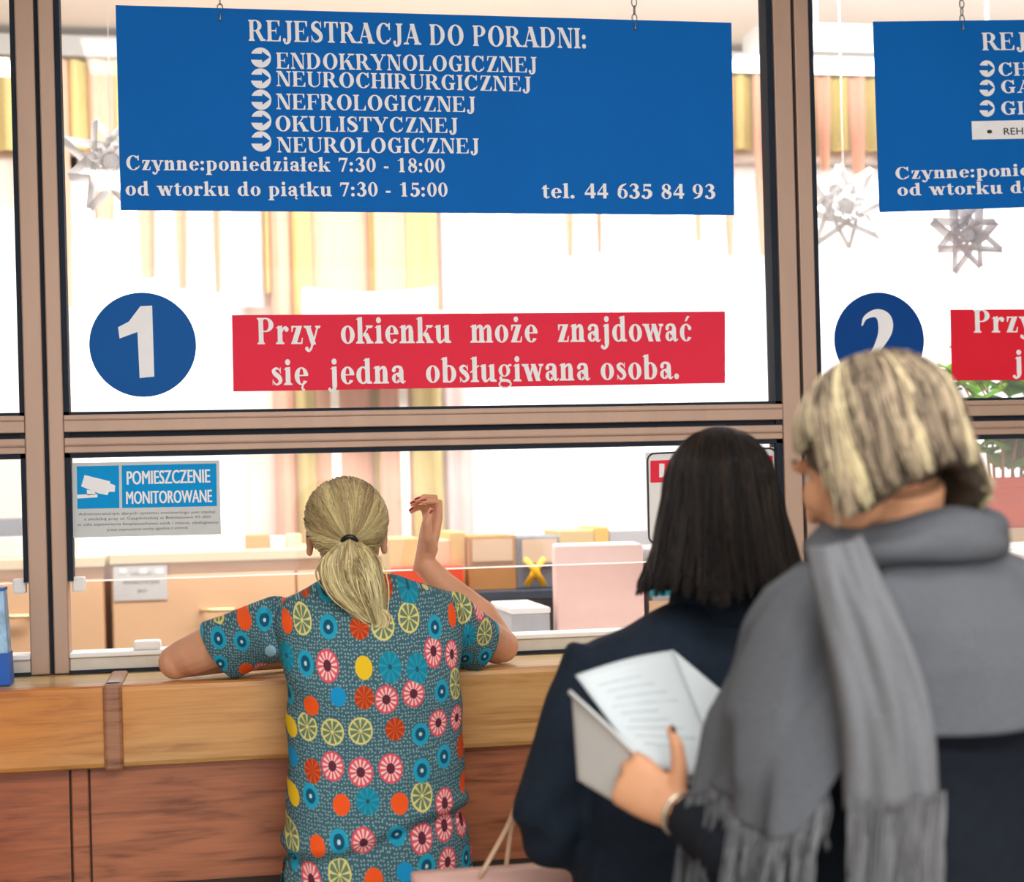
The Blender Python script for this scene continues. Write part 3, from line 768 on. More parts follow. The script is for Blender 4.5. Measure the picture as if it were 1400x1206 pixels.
# small bordered sign behind the dark-haired head
o = thing('bordered_sign', at(970, 740, 0), 'small white sign with black rounded border and red block behind dark hair', 'sign')
MB().prism(onpx([(882, 619), (1063, 611), (1065, 738), (885, 744)], 0, .0012), (0, .001, 0)).build('sheet', 'white_plastic', o)
rr = []
for (cx, cy, a) in ((895, 630, 180), (1051, 623, 270), (1053, 727, 0), (897, 733, 90)):
    for k in range(6):
        t = math.radians(a + 90 * k / 5); rr.append((cx + 10 * math.cos(t), cy + 10 * math.sin(t)))
bd = MB(); pts = [at(x, y, 0) + V(0, -.002, 0) for x, y in rr]; bd.tube(pts, .0022, 6, closed=True); bd.build('border', 'ink', o)
MB().prism(onpx([(889, 630), (1056, 623), (1056, 656), (889, 660)], 0, .0018), (0, .0005, 0)).build('red_block', 'sign_red_lightwash', o)
MB().prism(onpx([(901, 634), (908, 634), (908, 652), (901, 653)], 0, .0024), (0, .0005, 0)).build('mark', 'letter_white', o)

# things on the counter
b0 = atz(14, 937, CT); bt = at(8, 806, b0.y)
o = thing('carton', (b0.x - .09, b0.y + .03, CT), 'blue and white printed carton standing on the counter at the left edge', 'carton')
mid = at(12, 893, b0.y).z
MB().loft([[V(b0.x - .18, b0.y, CT), V(b0.x, b0.y, CT), V(b0.x, b0.y + .07, CT), V(b0.x - .18, b0.y + .07, CT)],
           [V(b0.x - .18, b0.y, mid), V(b0.x - .002, b0.y, mid), V(b0.x - .002, b0.y + .07, mid), V(b0.x - .18, b0.y + .07, mid)]]).build('lower_sleeve', 'bright_blue', o)
MB().loft([[V(b0.x - .178, b0.y + .002, mid), V(b0.x - .004, b0.y + .002, mid), V(b0.x - .004, b0.y + .068, mid), V(b0.x - .178, b0.y + .068, mid)],
           [V(b0.x - .178, b0.y + .004, bt.z), V(b0.x - .010, b0.y + .004, bt.z), V(b0.x - .010, b0.y + .066, bt.z), V(b0.x - .178, b0.y + .066, bt.z)]]).build('printed_body', 'print_blue', o)
MB().box(b0.x - .179, b0.x - .009, b0.y + .002, b0.y + .068, bt.z - .003, bt.z + .003).build('top_edge', 'bright_blue', o)
a, b = at(182, 893, -.03), at(220, 880, -.03)
o = MB().box(a.x, b.x, -.032, .012, 1.1712, 1.192).build('eraser_block', 'white_plastic', bevel=.006)
tag(rebase(o, ((a.x + b.x) / 2, -.01, 1.1712)), 'small white plastic block lying on the metal sill by her left elbow', 'block')
# ------------------------------------------------------------------ the office behind the glass
def pbox(name, x0, y0, x1, y1, Y, dep, mat, label, cat, z0=None, bevel=.004, group=None, turn=0):
    a, b = at(x0, y1, Y), at(x1, y0, Y); zb = a.z if z0 is None else z0
    o = MB().box(a.x, b.x, Y, Y + dep, zb, b.z).build(name, mat, bevel=bevel)
    tag(rebase(o, ((a.x + b.x) / 2, Y, zb)), label, cat, group)
    if turn: o.rotation_euler.z = -math.radians(turn)
    return o
# striped curtains: wavy ribbons hanging side by side
def ribbon(mb, xa, xb, Y, zt, zb_, taper=0., n=7, amp=.018):
    rows = 10
    g = []
    for r in range(rows + 1):
        t = r / rows; z = zt + (zb_ - zt) * t; w = (xb - xa) * (1 - taper * t * t); c = (xa + xb) / 2
        g.append([V(c + w * (i / (n - 1) - .5), Y + amp * math.sin(i / (n - 1) * PI * 2 + xa * 7), z) for i in range(n)])
    vs = [p for q in g for p in q] + [p + V(0, .003, 0) for q in g for p in q]; N = (rows + 1) * n; fs = []
    for r in range(rows):
        for i in range(n - 1):
            a = r * n + i; fs += [(a, a + n, a + n + 1, a + 1), (a + N, a + 1 + N, a + n + 1 + N, a + n + N)]
        fs += [(r * n, r * n + N, r * n + n + N, r * n + n), (r * n + n - 1, r * n + 2 * n - 1, r * n + 2 * n - 1 + N, r * n + n - 1 + N)]
    mb.add(vs, fs)
YC = YB - .09
def curtain(stripes, label, name='curtain'):
    xa = X(stripes[0][0], YC); xb = X(stripes[-1][1], YC)
    o = thing(name, ((xa + xb) / 2, YC, .4), label, 'curtain', 'striped office curtains')
    for i, (p0, p1, col, yb, tp) in enumerate(stripes):
        m = MB(); px = (p0 + p1) / 2
        zb_ = at(px, yb, YC).z
        ribbon(m, X(p0, YC, 150), X(p1, YC, 150), YC + (.012 if i % 2 else 0), 3.19, zb_, tp)
        m.build({'peach_cloth': 'peach_stripe', 'olive_cloth': 'olive_stripe', 'lilac_cloth': 'lilac_stripe', 'sheer': 'sheer_stripe'}[col], col, o, True)
PE, OL, LI, SH = 'peach_cloth', 'olive_cloth', 'lilac_cloth', 'sheer'
curtain([(-160, -128, PE, 260, .3), (-128, -96, OL, 205, 0), (-96, -64, PE, 260, .3), (-64, -32, OL, 205, 0), (-32, -12, PE, 260, .5), (-12, 22, OL, 205, 0), (22, 52, PE, 270, .3), (52, 84, OL, 205, 0)], 'striped curtain top behind the left-hand pane')
curtain([(82, 93, PE, 420, .2), (93, 121, OL, 203, 0), (121, 157, PE, 300, .25), (157, 182, OL, 205, 0), (182, 212, PE, 380, .35), (212, 232, OL, 205, 0), (232, 256, PE, 395, .5), (256, 284, OL, 210, 0), (284, 301, PE, 400, .5), (301, 313, OL, 240, 0), (313, 356, LI, 420, .1)], 'striped curtain with narrow tails over the window left of the pier')
curtain([(356, 364, OL, 400, .1), (364, 394, PE, 900, 0), (394, 421, OL, 900, 0), (421, 500, PE, 900, 0), (500, 506, OL, 900, 0), (506, 551, PE, 900, 0), (551, 592, OL, 900, 0), (600, 633, LI, 900, 0)], 'full-length striped curtain on the pier between two office windows')
curtain([(633, 664, OL, 205, 0), (664, 690, PE, 260, .4), (690, 718, OL, 205, 0), (718, 745, PE, 280, .5), (745, 764, OL, 205, 0), (764, 786, PE, 350, .7), (786, 808, OL, 205, 0), (808, 822, PE, 345, .7), (822, 850, OL, 205, 0), (850, 880, PE, 250, .3), (884, 911, LI, 420, .2), (911, 944, OL, 205, 0), (944, 960, PE, 330, .6), (960, 986, OL, 205, 0), (986, 1005, PE, 350, .6), (1005, 1030, OL, 203, 0), (1030, 1049, PE, 350, .6)], 'striped curtain with pointed tails over the wide window behind the red notice')
curtain([(1070, 1098, OL, 205, 0), (1098, 1114, OL, 205, 0), (1114, 1134, PE, 232, .45), (1134, 1159, OL, 205, 0), (1159, 1183, PE, 236, .3), (1183, 1210, OL, 205, 0), (1210, 1240, PE, 250, .4), (1240, 1270, OL, 205, 0), (1270, 1300, PE, 250, .4), (1300, 1330, OL, 205, 0), (1330, 1360, PE, 250, .4), (1360, 1400, OL, 205, 0), (1400, 1440, PE, 250, .4), (1440, 1480, OL, 205, 0)], 'striped curtain behind the paper stars in window number two')
tag(MB().box(-4.9, 6.9, YC - .05, YC + .06, 3.19, 3.27).build('curtain_rail', 'beam_grey', bevel=.004), 'grey boxed curtain rail under the office ceiling', 'curtain rail')

# lamps
def lamp(x0, x1, Y, zb, label):
    o = thing('ceiling_lamp', ((x0 + x1) / 2, Y, zb), label, 'lamp', 'office tube lamps')
    MB().box(x0 + .06, x1 - .06, Y - .10, Y + .10, zb + .05, zb + .15).build('housing', 'beam_grey', o, bevel=.004)
    MB().loft([[V(x, Y + .055 * math.cos(t), zb + .028 + .028 * math.sin(t)) for t in [2 * PI * k / 14 for k in range(14)]] for x in (x0, x0 + .04, x1 - .04, x1)]).build('tube_cover', 'lamp_glow', o, True)
    for x in (x0 + .3, x1 - .3): MB().tube([(x, Y, zb + .15), (x, Y, 3.3)], .008, 8).build('hanger', 'beam_grey', o)
YLm = 1.7
lamp(X(1006, YLm, 88), X(1006, YLm, 88) + 1.25, YLm, Z(100, YLm, 1100), 'lit tube lamp hanging left of the right-hand blue sign')
lamp(X(12, YLm, 80) - 1.25, X(12, YLm, 80), YLm, Z(104, YLm, 5), 'lit tube lamp hanging at the upper left edge')

# unclear white shape on the curtain pier, built as a wall unit
u0, u1 = at(417, 518, YC - .3), at(597, 391, YC - .3)
m = MB()
xs_ = [u0.x + (u1.x - u0.x) * k / 12 for k in range(13)]
hh = u1.z - u0.z
rings = []
for k, x in enumerate(xs_):
    t = k / 12; zt = u1.z - .022 * math.sin(PI * t)
    rings.append([V(x, YC - .3, u0.z), V(x, YC - .3, zt), V(x, YC - .1, zt), V(x, YC - .1, u0.z)])
m.loft(rings)
o = tag(rebase(m.build('wall_unit', 'white_plastic', bevel=.008), ((u0.x + u1.x) / 2, YC - .2, u0.z)), 'unclear white shape built as a wall unit before the striped curtain', 'wall unit')
MB().box(u1.x, u1.x + .05, YC - .26, YC - .1, u0.z, u1.z - .09).build('side_cover', 'white_plastic', o, bevel=.006)
for dx_ in (.12, (u1.x - u0.x) - .12):
    MB().box(u0.x + dx_ - .015, u0.x + dx_ + .015, YC - .16, YC - .12, 1.1, u0.z).build('bracket', 'white_plastic', o)

# cabinets
YK = 1.75
def cabinet(x0, x1, ztop, label, handles):
    o = thing('cabinet', ((x0 + x1) / 2, YK + .25, 0), label, 'cabinet', 'birch office cabinets')
    MB().box(x0, x1, YK, YK + .5, .06, ztop - .035).build('body', 'birch', o, bevel=.003)
    MB().box(x0 + .02, x1 - .02, YK + .03, YK + .48, 0, .06).build('plinth', 'gap_dark', o)
    MB().box(x0 - .004, x1 + .004, YK - .025, YK + .51, ztop - .035, ztop).build('top', 'birch_top', o, bevel=.003)
    for (a, b, z, hx) in handles:
        d = MB().box(a + .004, b - .004, YK - .018, YK, .08, ztop - .075).build('door', 'birch', o, bevel=.003)
        MB().tube([(hx - .055, YK - .02, z), (hx - .05, YK - .04, z), (hx + .05, YK - .04, z), (hx + .055, YK - .02, z)], .007, 8).build('handle', 'brass', d, True)
    return o
zc = Z(757.5, YK, 160)
xl = X(147.5, YK, 800)
xr = X(556, YK, 800)
h1, h0 = at(298, 833, YK), at(18, 842, YK)
cabinet(xl + .012, xr, zc, 'light birch cabinet with paper note on its front, behind the counter', [(xl + .012, (xl + xr) / 2 + .12, h1.z, h1.x), ((xl + xr) / 2 + .12, xr, h1.z, (xl + xr) / 2 + .4)])
cabinet(xl - .95, xl - .012, Z(763, YK, 60), 'light birch cabinet behind the left upright, left neighbour of the one with the note', [(xl - .95, xl - .012, h0.z, h0.x)])
n0 = at(156, 822, YK - .02); n1 = at(228, 772, YK - .02)
o = thing('paper_note', n0, 'white paper note with faint printing taped to the birch cabinet', 'note')
MB().box(n0.x, n1.x, YK - .0212, YK - .0195, n0.z, n1.z).build('sheet', 'paper_grey', o)
lt = MB()
for txt, x0, x1, y in (('KARTOTEKA', 179, 208, 787), ('REHABILITACYJNA', 169, 218, 798.5), ('SALA', 188, 201, 810)):
    letters(lt, txt, at(x0, y, YK - .0215), at(x1, y - 1, YK - .0215), 4.5 * .0025, .0005, True, .0)
lt.build('printing', 'faint_ink', o)
for x in (168, 196, 218):
    a = at(x, 781, YK - .022); MB().box(a.x - .012, a.x + .012, YK - .0225, YK - .0215, a.z - .008, a.z + .008).build('tape', 'white_plastic', o)

# low bookcase and the staff worktop
YH = 1.35; zs = Z(806, YH, 730)
xh0, xh1 = xr + .02, X(1040, YH, 800)
o = thing('bookcase', ((xh0 + xh1) / 2, YH + .2, 0), 'low grey bookcase with dark top edge carrying boxes', 'bookcase')
MB().box(xh0, xh1, YH - .01, YH + .42, zs - .03, zs).build('top', 'shelf_dark', o, bevel=.003)
for x in (xh0, (xh0 + xh1) / 2, xh1 - .025): MB().box(x, x + .025, YH, YH + .4, 0, zs - .03).build('side_panel', 'shelf_grey', o)
for z in (.05, .4, .75): MB().box(xh0 + .025, xh1 - .025, YH, YH + .4, z, z + .025).build('shelf', 'shelf_grey', o)
MB().box(xh0, xh1, YH + .4, YH + .415, 0, zs - .03).build('back_panel', 'shelf_grey', o)
o = thing('staff_worktop', (1.0, .5, 0), 'white staff worktop on panels just behind the glass', 'worktop')
MB().box(-1.5, 1.9, .12, .78, 1.02, 1.05).build('top', 'white_plastic', o, bevel=.004)
for x in (-1.45, .1, 1.0, 1.84): MB().box(x, x + .03, .15, .74, 0, 1.02).build('panel', 'birch', o)

# boxes on the bookcase
B = 'boxes and files on the low bookcase'
pbox('file_box', 533, 735, 572, 806, YH + .05, .25, 'manila', 'mustard file box behind the raised hand, by her ear', 'box', zs, group=B)
pbox('file_box', 575, 738, 616, 806, YH + .06, .22, 'cardboard_light', 'pale cream file box behind the raised wrist', 'box', zs, group=B)
pbox('file_box', 618, 727, 636, 806, YH + .05, .25, 'manila', 'narrow mustard file between cream box and cardboard box', 'box', zs, group=B)
o = pbox('cardboard_box', 641, 731, 705, 806, YH + .02, .28, 'cardboard', 'brown cardboard box right of the raised hand', 'box', zs, group=B)
a, b = at(646, 768, YH + .02), at(700, 736, YH + .02)
MB().box(a.x, b.x, YH + .0165, YH + .0185, a.z, b.z).build('hazed_front', 'cardboard_light', o)  # paler upper front imitates the haze of the acrylic sheet
o = thing('storage_bin', at(733, 806, YH + .1), 'grey storage bin with crossed yellow ribbon left of white box', 'bin', B)
a, b = at(707, 806, YH + .02), at(765, 732, YH + .02)
MB().box(a.x, b.x, YH + .02, YH + .26, zs, b.z).build('body', 'grey_box', o, bevel=.006)
MB().box(a.x + .02, b.x - .01, YH + .014, YH + .021, zs + .085, b.z - .01).build('hazed_panel', 'cardboard_light', o)  # pale panel above the sheet edge: acrylic haze put into colour
for s_ in (-1, 1):
    c = at(732, 788, YH + .01); MB().tube([c + V(-s_ * .030, .004, -.030), c + V(-s_ * .008, .001 * s_, .004), c + V(-s_ * .006, .001 * s_, .014), c + V(s_ * .034, .004, .058)][::1], (.010, .003), 8, ref=(1, 0, 0)).build('ribbon', 'yellow', o, True)
o = pbox('letter_tray', 536, 772, 634, 806, YH - .005, .045, 'orange_red', 'orange-red tray strip with white lettering in front of the files', 'tray', zs, group=B)
pbox('file_box', 766, 724, 812, 806, YH + .05, .25, 'manila', 'olive file box rising behind the white box, left one', 'box', zs, group=B)
pbox('file_box', 815, 720, 832, 806, YH + .05, .25, 'yellow', 'slim orange-yellow file behind the white box', 'box', zs, group=B)
pbox('file_box', 836, 723, 905, 806, YH + .05, .25, 'shelf_grey', 'pale grey file box behind the white box by dark hair', 'box', zs, group=B)
# things on the worktop
YW = .45
pbox('machine_box', 762, 743, 877, 868, YW, .22, 'pinkish_white', 'tall pinkish white box on the worktop beside the grey one', 'box', 1.05, .008, turn=10)
o = pbox('machine_box', 893, 747, 985, 868, YW + .05, .3, 'shelf_grey', 'grey box with two teal labels, partly behind dark hair', 'box', 1.05, .006)
for y0, y1 in ((774, 792), (797, 815)):
    a, b = at(888, y1, YW + .05), at(975, y0, YW + .03); MB().box(a.x, b.x, YW + .0475, YW + .0495, a.z, b.z).build('label_sticker', 'teal_label', o)
a, b = at(888, 860, YW + .05), at(975, 819, YW + .03); MB().box(a.x, b.x, YW + .0475, YW + .0495, a.z, b.z).build('lower_panel', 'cardboard_light', o)
a, b = at(700, 868, YW), at(752, 838, YW)
o = thing('document_tray', ((a.x + b.x) / 2, YW + .15, 1.05), 'white tray, shade painted on its sides, on the worktop left of white box', 'tray')
MB().box(a.x, b.x, YW, YW + .3, 1.05, b.z).build('body', 'shelf_grey', o, bevel=.004)  # grey body: shade on the white tray's sides put into the colour
MB().box(a.x - .004, b.x + .001, YW - .006, YW + .306, b.z, b.z + .016).build('lid', 'white_plastic', o, bevel=.004)
# clutter on the cabinets
zl = Z(763, YK, 60)
Gc = 'small boxes lying on the cabinet'
pbox('small_box', 336, 731, 369, 757, YK + .12, .12, 'cardboard', 'small brown box on the cabinet left of her head', 'box', zc, group=Gc)
pbox('small_box', 370, 733, 390, 757, YK + .12, .1, 'white_plastic', 'small white box next to the brown one on the cabinet', 'box', zc, group=Gc)
pbox('small_box', 392, 730, 412, 757, YK + .14, .12, 'cardboard_light', 'small cream box closest to her head on the cabinet', 'box', zc, group=Gc)
pbox('paper_stack', -60, 735, 26, 768, YK + .1, .2, 'paper_grey', 'grey paper stack on the left cabinet', 'papers', zl)
pbox('grey_case', -50, 708, 30, 722, YK + .36, .1, 'grey_box', 'dark grey case behind the paper stack at left edge', 'case', zl)

# plant on a shelf unit
YQ = .55
s0 = at(1304, 722, YQ); zq = Z(722, YQ, 1370)
o = thing('shelf_unit', (s0.x + .5, YQ + .15, 0), 'light wooden shelf unit below the plant at the right edge', 'shelf unit')
MB().box(s0.x, s0.x + 1.0, YQ - .04, YQ + .3, zq - .04, zq).build('top', 'birch_top', o, bevel=.004)
for x in (s0.x + .02, s0.x + .95): MB().box(x, x + .03, YQ, YQ + .28, 0, zq - .04).build('side_panel', 'birch', o)
for z in (.1, .45, .8, 1.1): MB().box(s0.x + .05, s0.x + .95, YQ, YQ + .28, z, z + .025).build('shelf', 'birch', o)
p0, p1 = at(1343, 721, YQ), at(1343, 653, YQ)
pl = thing('potted_plant', (p0.x + .17, YQ + .1, zq), 'green leafy plant in an orange-red planter box at the right edge', 'plant')
def prect(x0, x1, y0, y1, z): return [V(x0, y0, z), V(x1, y0, z), V(x1, y1, z), V(x0, y1, z)]
hz = p1.z
MB().loft([prect(p0.x + .012, p0.x + .34, YQ + .012, YQ + .17, zq), prect(p0.x + .004, p0.x + .348, YQ + .004, YQ + .178, hz - .03), prect(p0.x - .006, p0.x + .358, YQ - .006, YQ + .188, hz - .028),
           prect(p0.x - .006, p0.x + .358, YQ - .006, YQ + .188, hz), prect(p0.x + .006, p0.x + .346, YQ + .006, YQ + .176, hz), prect(p0.x + .008, p0.x + .344, YQ + .008, YQ + .174, hz - .025)]).build('planter', 'terracotta', pl, bevel=.003)
rnd = random.Random(5)
stems, leaves = MB(), MB()
def leaf(mb, c, d, up_, s):
    d = d.normalized(); sd = d.cross(up_).normalized(); up2 = sd.cross(d)
    prof = [(0, .02), (.12, .34), (.32, .50), (.55, .46), (.78, .28), (1, .02)]
    L, Rr, Md = [], [], []
    for t, w in prof:
        droop = -.25 * t * t
        Md.append(c + d * (t * s) + up2 * (droop * s)); L.append(Md[-1] + sd * (w * s) + up2 * (.10 * s)); Rr.append(Md[-1] - sd * (w * s) + up2 * (.10 * s))
    n = len(prof); base = L + Md + Rr; vs = base + [p - up2 * .0012 for p in base]; fs = []; N = 3 * n
    for k in range(n - 1):
        for r in (0, n): fs += [(r + k, r + k + 1, r + n + k + 1, r + n + k), (r + k + N, r + n + k + N, r + n + k + 1 + N, r + k + 1 + N)]
    mb.add(vs, fs)
for k in range(16):
    bx, by = p0.x + .05 + .25 * rnd.random(), YQ + .03 + .12 * rnd.random()
    top = at(rnd.uniform(1284, 1420), rnd.uniform(500, 560), YQ + .09 + rnd.uniform(-.07, .07))
    path = [V(bx, by, hz - .03), V(bx + (top.x - bx) * .25, by, hz + (top.z - hz) * .5), top]
    sp = [Vector(q_) for q_ in spline(path, 8)]; stems.tube(sp, [.006 - .0005 * i for i in range(8)], 6)
    for j in range(11):
        q_ = sp[rnd.choice([1, 2, 3, 3, 4, 5, 6, 7, 7])]
        d = V(rnd.uniform(-1, 1), rnd.uniform(-1, .6), rnd.uniform(-.3, .5))
        leaf(leaves, q_ + d * .02, d, V(rnd.uniform(-.3, .3), rnd.uniform(-.5, .1), 1), rnd.uniform(.05, .085))
stems.build('stems', 'cardboard', pl, True); leaves.build('foliage', 'leaf_green', pl, True)

# paper stars
def star(px, py, Y, R, rot, label, mat='star_paper', seed=1):
    c = at(px, py, Y); rn = random.Random(seed)
    o = thing('paper_star', c, label, 'paper star', 'white paper stars hanging behind the glass')
    m = MB()
    for k in range(8):                                # folded strips crossing into pointed loops
        a = rot + 2 * PI * k / 8
        dr = lambda t, r, y=0.: c + V(math.cos(t) * r, y, math.sin(t) * r)
        tip = dr(a, R * (1 if k % 2 else .86)); l_, r_ = dr(a + .52, R * .42), dr(a - .52, R * .42)
        for s_, far in ((l_, dr(a + 1.25, R * .28)), (r_, dr(a - 1.25, R * .28))):
            m.tube([tip, s_, far], (.012, .0016), 6, ref=(math.cos(a + PI / 2), .5 + .3 * rn.random(), math.sin(a + PI / 2)))
    m.build('strips', mat, o)
    m = MB()
    for k in range(10):                               # the folded points standing out of the middle
        a = 2 * PI * k / 10 + .2; r = R * .34
        p = [c + V(math.cos(a) * r, -.05 - .02 * (k % 2), math.sin(a) * r), c + V(math.cos(a + .5) * r * .45, -.006, math.sin(a + .5) * r * .45), c + V(math.cos(a - .5) * r * .45, -.006, math.sin(a - .5) * r * .45)]
        m.prism(p, (0, .004, 0))
    m.ell(c, (R * .2, 0, 0), (0, .02, 0), (0, 0, R * .2), 10, 6)
    m.build('folded_points', mat, o)
    MB().tube([c + V(0, 0, R * .3), V(c.x, c.y, 3.3)], .0012, 5).build('thread', 'white_plastic', o)
star(152, 222, .75, .138, .35, 'white paper star peeking out left of the blue sign', seed=2)
star(1154, 282, 1.0, .15, .1, 'faint white paper star, left one under the right-hand blue sign', seed=3)
star(1322, 322, .4, .108, .42, 'grey-looking paper star hanging in front of the bright window, below sign', seed=4)
# ------------------------------------------------------------------ people
def basis(f, tilt=0.):
    f = Vector(f).normalized(); l = Vector((0, 0, 1)).cross(f).normalized(); u = f.cross(l).normalized()
    if tilt: R = Matrix.Rotation(tilt, 3, f); l = R @ l; u = R @ u
    return l, f, u
class Head:
    def __init__(s, c, f, tilt=0., k=1.): s.c = Vector(c); s.l, s.f, s.u = basis(f, tilt); s.k = k
    def p(s, l, f, u): return s.c + (s.l * l + s.f * f + s.u * u) * s.k
    def e(s, mb, l, f, u, rl, rf, ru, n=16): mb.ell(s.p(l, f, u), s.l * rl * s.k, s.f * rf * s.k, s.u * ru * s.k, n, max(8, n * 2 // 3))
    def shape(s, mb, neck_to, ears=True):
        e = lambda *a: s.e(mb, *a)
        e(0, -.012, .018, .074, .094, .086, 24); e(0, .036, -.03, .061, .062, .082, 20); e(0, .052, -.075, .046, .042, .045)
        e(0, .070, -.104, .026, .024, .020)
        for q in (-1, 1):
            e(q * .042, .062, -.035, .024, .026, .028, 12); e(q * .030, .085, .016, .024, .012, .009, 10)
            e(q * .048, .02, -.075, .018, .04, .026, 12)
        mb.tube([s.p(0, .092, .006), s.p(0, .103, -.018), s.p(0, .114, -.036)], [.008 * s.k, .0095 * s.k, .012 * s.k], 10)
        e(0, .113, -.038, .0125, .0115, .011, 10)
        for q in (-1, 1): e(q * .012, .103, -.042, .008, .010, .008, 8)
        e(0, .096, -.066, .022, .010, .0055, 10); e(0, .093, -.077, .019, .010, .006, 10)
        if ears:
            for q in (-1, 1):
                e(q * .078, -.004, -.012, .010, .021, .032, 12); e(q * .080, -.002, -.040, .008, .011, .012, 8)
        n = Vector(neck_to); a = s.p(0, -.022, -.05)
        mb.tube([a, a.lerp(n, .5), n], [(.056, .058), (.052, .054), (.062, .058)], 16, ref=s.l)
    def eyes(s, body):
        for q in (-1, 1):
            m = MB(); s.e(m, q * .031, .076, -.005, .0125, .0120, .0095, 12); eb = m.build('eye', 'eye_white', body, True)
            m = MB(); s.e(m, q * .031, .0862, -.007, .0055, .003, .0055, 10); m.build('iris', 'iris', eb, True)
            m = MB(); m.tube([s.p(q * .014, .099, .019), s.p(q * .032, .097, .026), s.p(q * .052, .082, .020)], (.0035, .0025), 6); m.build('eyebrow', 'iris', body, True)
        m = MB(); s.e(m, 0, .1005, -.067, .019, .007, .0048, 12); s.e(m, 0, .097, -.077, .016, .007, .0055, 12); m.build('lips', 'lip', body, True)

def hand(mb, w, d, n, side, k=1., curls=None, thumb=None, nails=None):
    """palm and five bent fingers. w wrist, d towards the knuckles, n out of the back of the hand, side where the thumb leaves"""
    w = Vector(w); d = Vector(d).normalized(); n = Vector(n); n = (n - d * n.dot(d)).normalized()
    s = n.cross(d); s = s if s.dot(Vector(side)) > 0 else -s
    ring_ = lambda c, a, b: [c + s * (a * math.cos(2 * PI * i / 16)) + n * (b * math.sin(2 * PI * i / 16)) for i in range(16)]
    mb.loft([ring_(w + d * (t * k), a * k, b * k) for t, a, b in ((-.03, .026, .020), (0, .027, .0195), (.03, .035, .018), (.06, .040, .0165), (.085, .041, .014), (.097, .036, .010))])
    spec = ((.030, .090, .070), (.010, .096, .078), (-.011, .093, .072), (-.030, .085, .057))
    curls = curls or [(20, 30, 20)] * 4; tips = []
    for (o, b, L), cu in zip(spec, curls):
        p = w + (d * b + s * o) * k; path = [p - d * .02 * k, p]; ang = 0
        dirv = d
        for seg, c in zip((.45, .31, .24), cu):
            ang += math.radians(c); dirv = d * math.cos(ang) - n * math.sin(ang) + s * (o * .8)
            path.append(path[-1] + dirv.normalized() * (L * seg * k))
        mb.tube(path, [.0092 * k, .0092 * k, .0085 * k, .0078 * k, .0055 * k], 10); mb.ball(path[-1], .0058 * k, 8, 6)
        tips.append((path[-1], dirv.normalized(), d * math.sin(ang) + n * math.cos(ang)))
    th = thumb or ((.035, .62, -.25), (.030, .85, -.15), (.024, .95, 0))
    p = w + (d * .022 + s * .024) * k; path = [w + d * .005 * k + s * .012 * k, p]
    for (L, a, b) in th:
        dv = (d * a + s * math.sqrt(max(.0, 1 - min(1, a * a))) + n * b).normalized(); path.append(path[-1] + dv * (L * k))
    mb.tube(path, [.017 * k, .0155 * k, .0125 * k, .0105 * k, .0068 * k], 10); mb.ball(path[-1], .007 * k, 8, 6)
    tips.append((path[-1], dv, s * .9 + n * .45))
    return tips, s
def nail(parent, tip, mat, size=.0062):
    p, d, up_ = tip; sd = d.cross(up_).normalized(); up_ = sd.cross(d).normalized()
    up_ = up_ if up_.dot(tip[2]) > 0 else -up_
    MB().ell(p + up_ * .0040 - d * .004, d * .0085, sd * size, up_ * .0026, 12, 8).build('fingernail', mat, parent, True)

def oval(c, a, b, p=2.4, n=32):
    out = []
    for i in range(n):
        t = 2 * PI * i / n; ct, st_ = math.cos(t), math.sin(t)
        out.append(Vector((c[0] + a * abs(ct) ** (2 / p) * (1 if ct > 0 else -1), c[1] + b * abs(st_) ** (2 / p) * (1 if st_ > 0 else -1), c[2])))
    return out
def trunk(mb, rows, p=2.4, n=32):
    """rows: (pixel row, left px, right px, y of the middle, half depth) from the hem upwards"""
    rr = []
    for (py, l, r, yc, dep) in rows:
        a, b = at(l, py, yc), at(r, py, yc); c = (a + b) / 2; rr.append(oval(c, (b - a).length / 2, dep, p, n))
    mb.loft(rr)
def legs(mb, hip, spread, yc, r0, zt, foot_y=None):
    for q in (-1, 1):
        x = hip + q * spread
        mb.tube([(hip + q * spread * .8, yc, zt), (x, yc, .70), (x, yc + .01, .46), (x, yc, .25), (x, yc - .01, .085)], [r0, r0 * .92, r0 * .72, r0 * .66, r0 * .6], 16)
def shoes(parent, hip, spread, yc):
    for q in (-1, 1):
        x = hip + q * spread; m = MB()
        m.ell((x, yc + .05, .040), (.044, 0, 0), (0, .125, 0), (0, 0, .040), 16, 10).box(x - .035, x + .035, yc - .06, yc + .15, 0, .014)
        m.build('shoe', 'shoe_black', parent, True)

def jitter_cols(base, n, rnd, spread=.16, hi=None, roots=None):
    out = []
    for k in range(n):
        c = base if not hi or rnd.random() > .5 else rnd.choice(hi)
        f = 1 + rnd.uniform(-spread, spread); c = tuple(min(1, v * f) for v in c[:3])
        out.append(c)
    return out

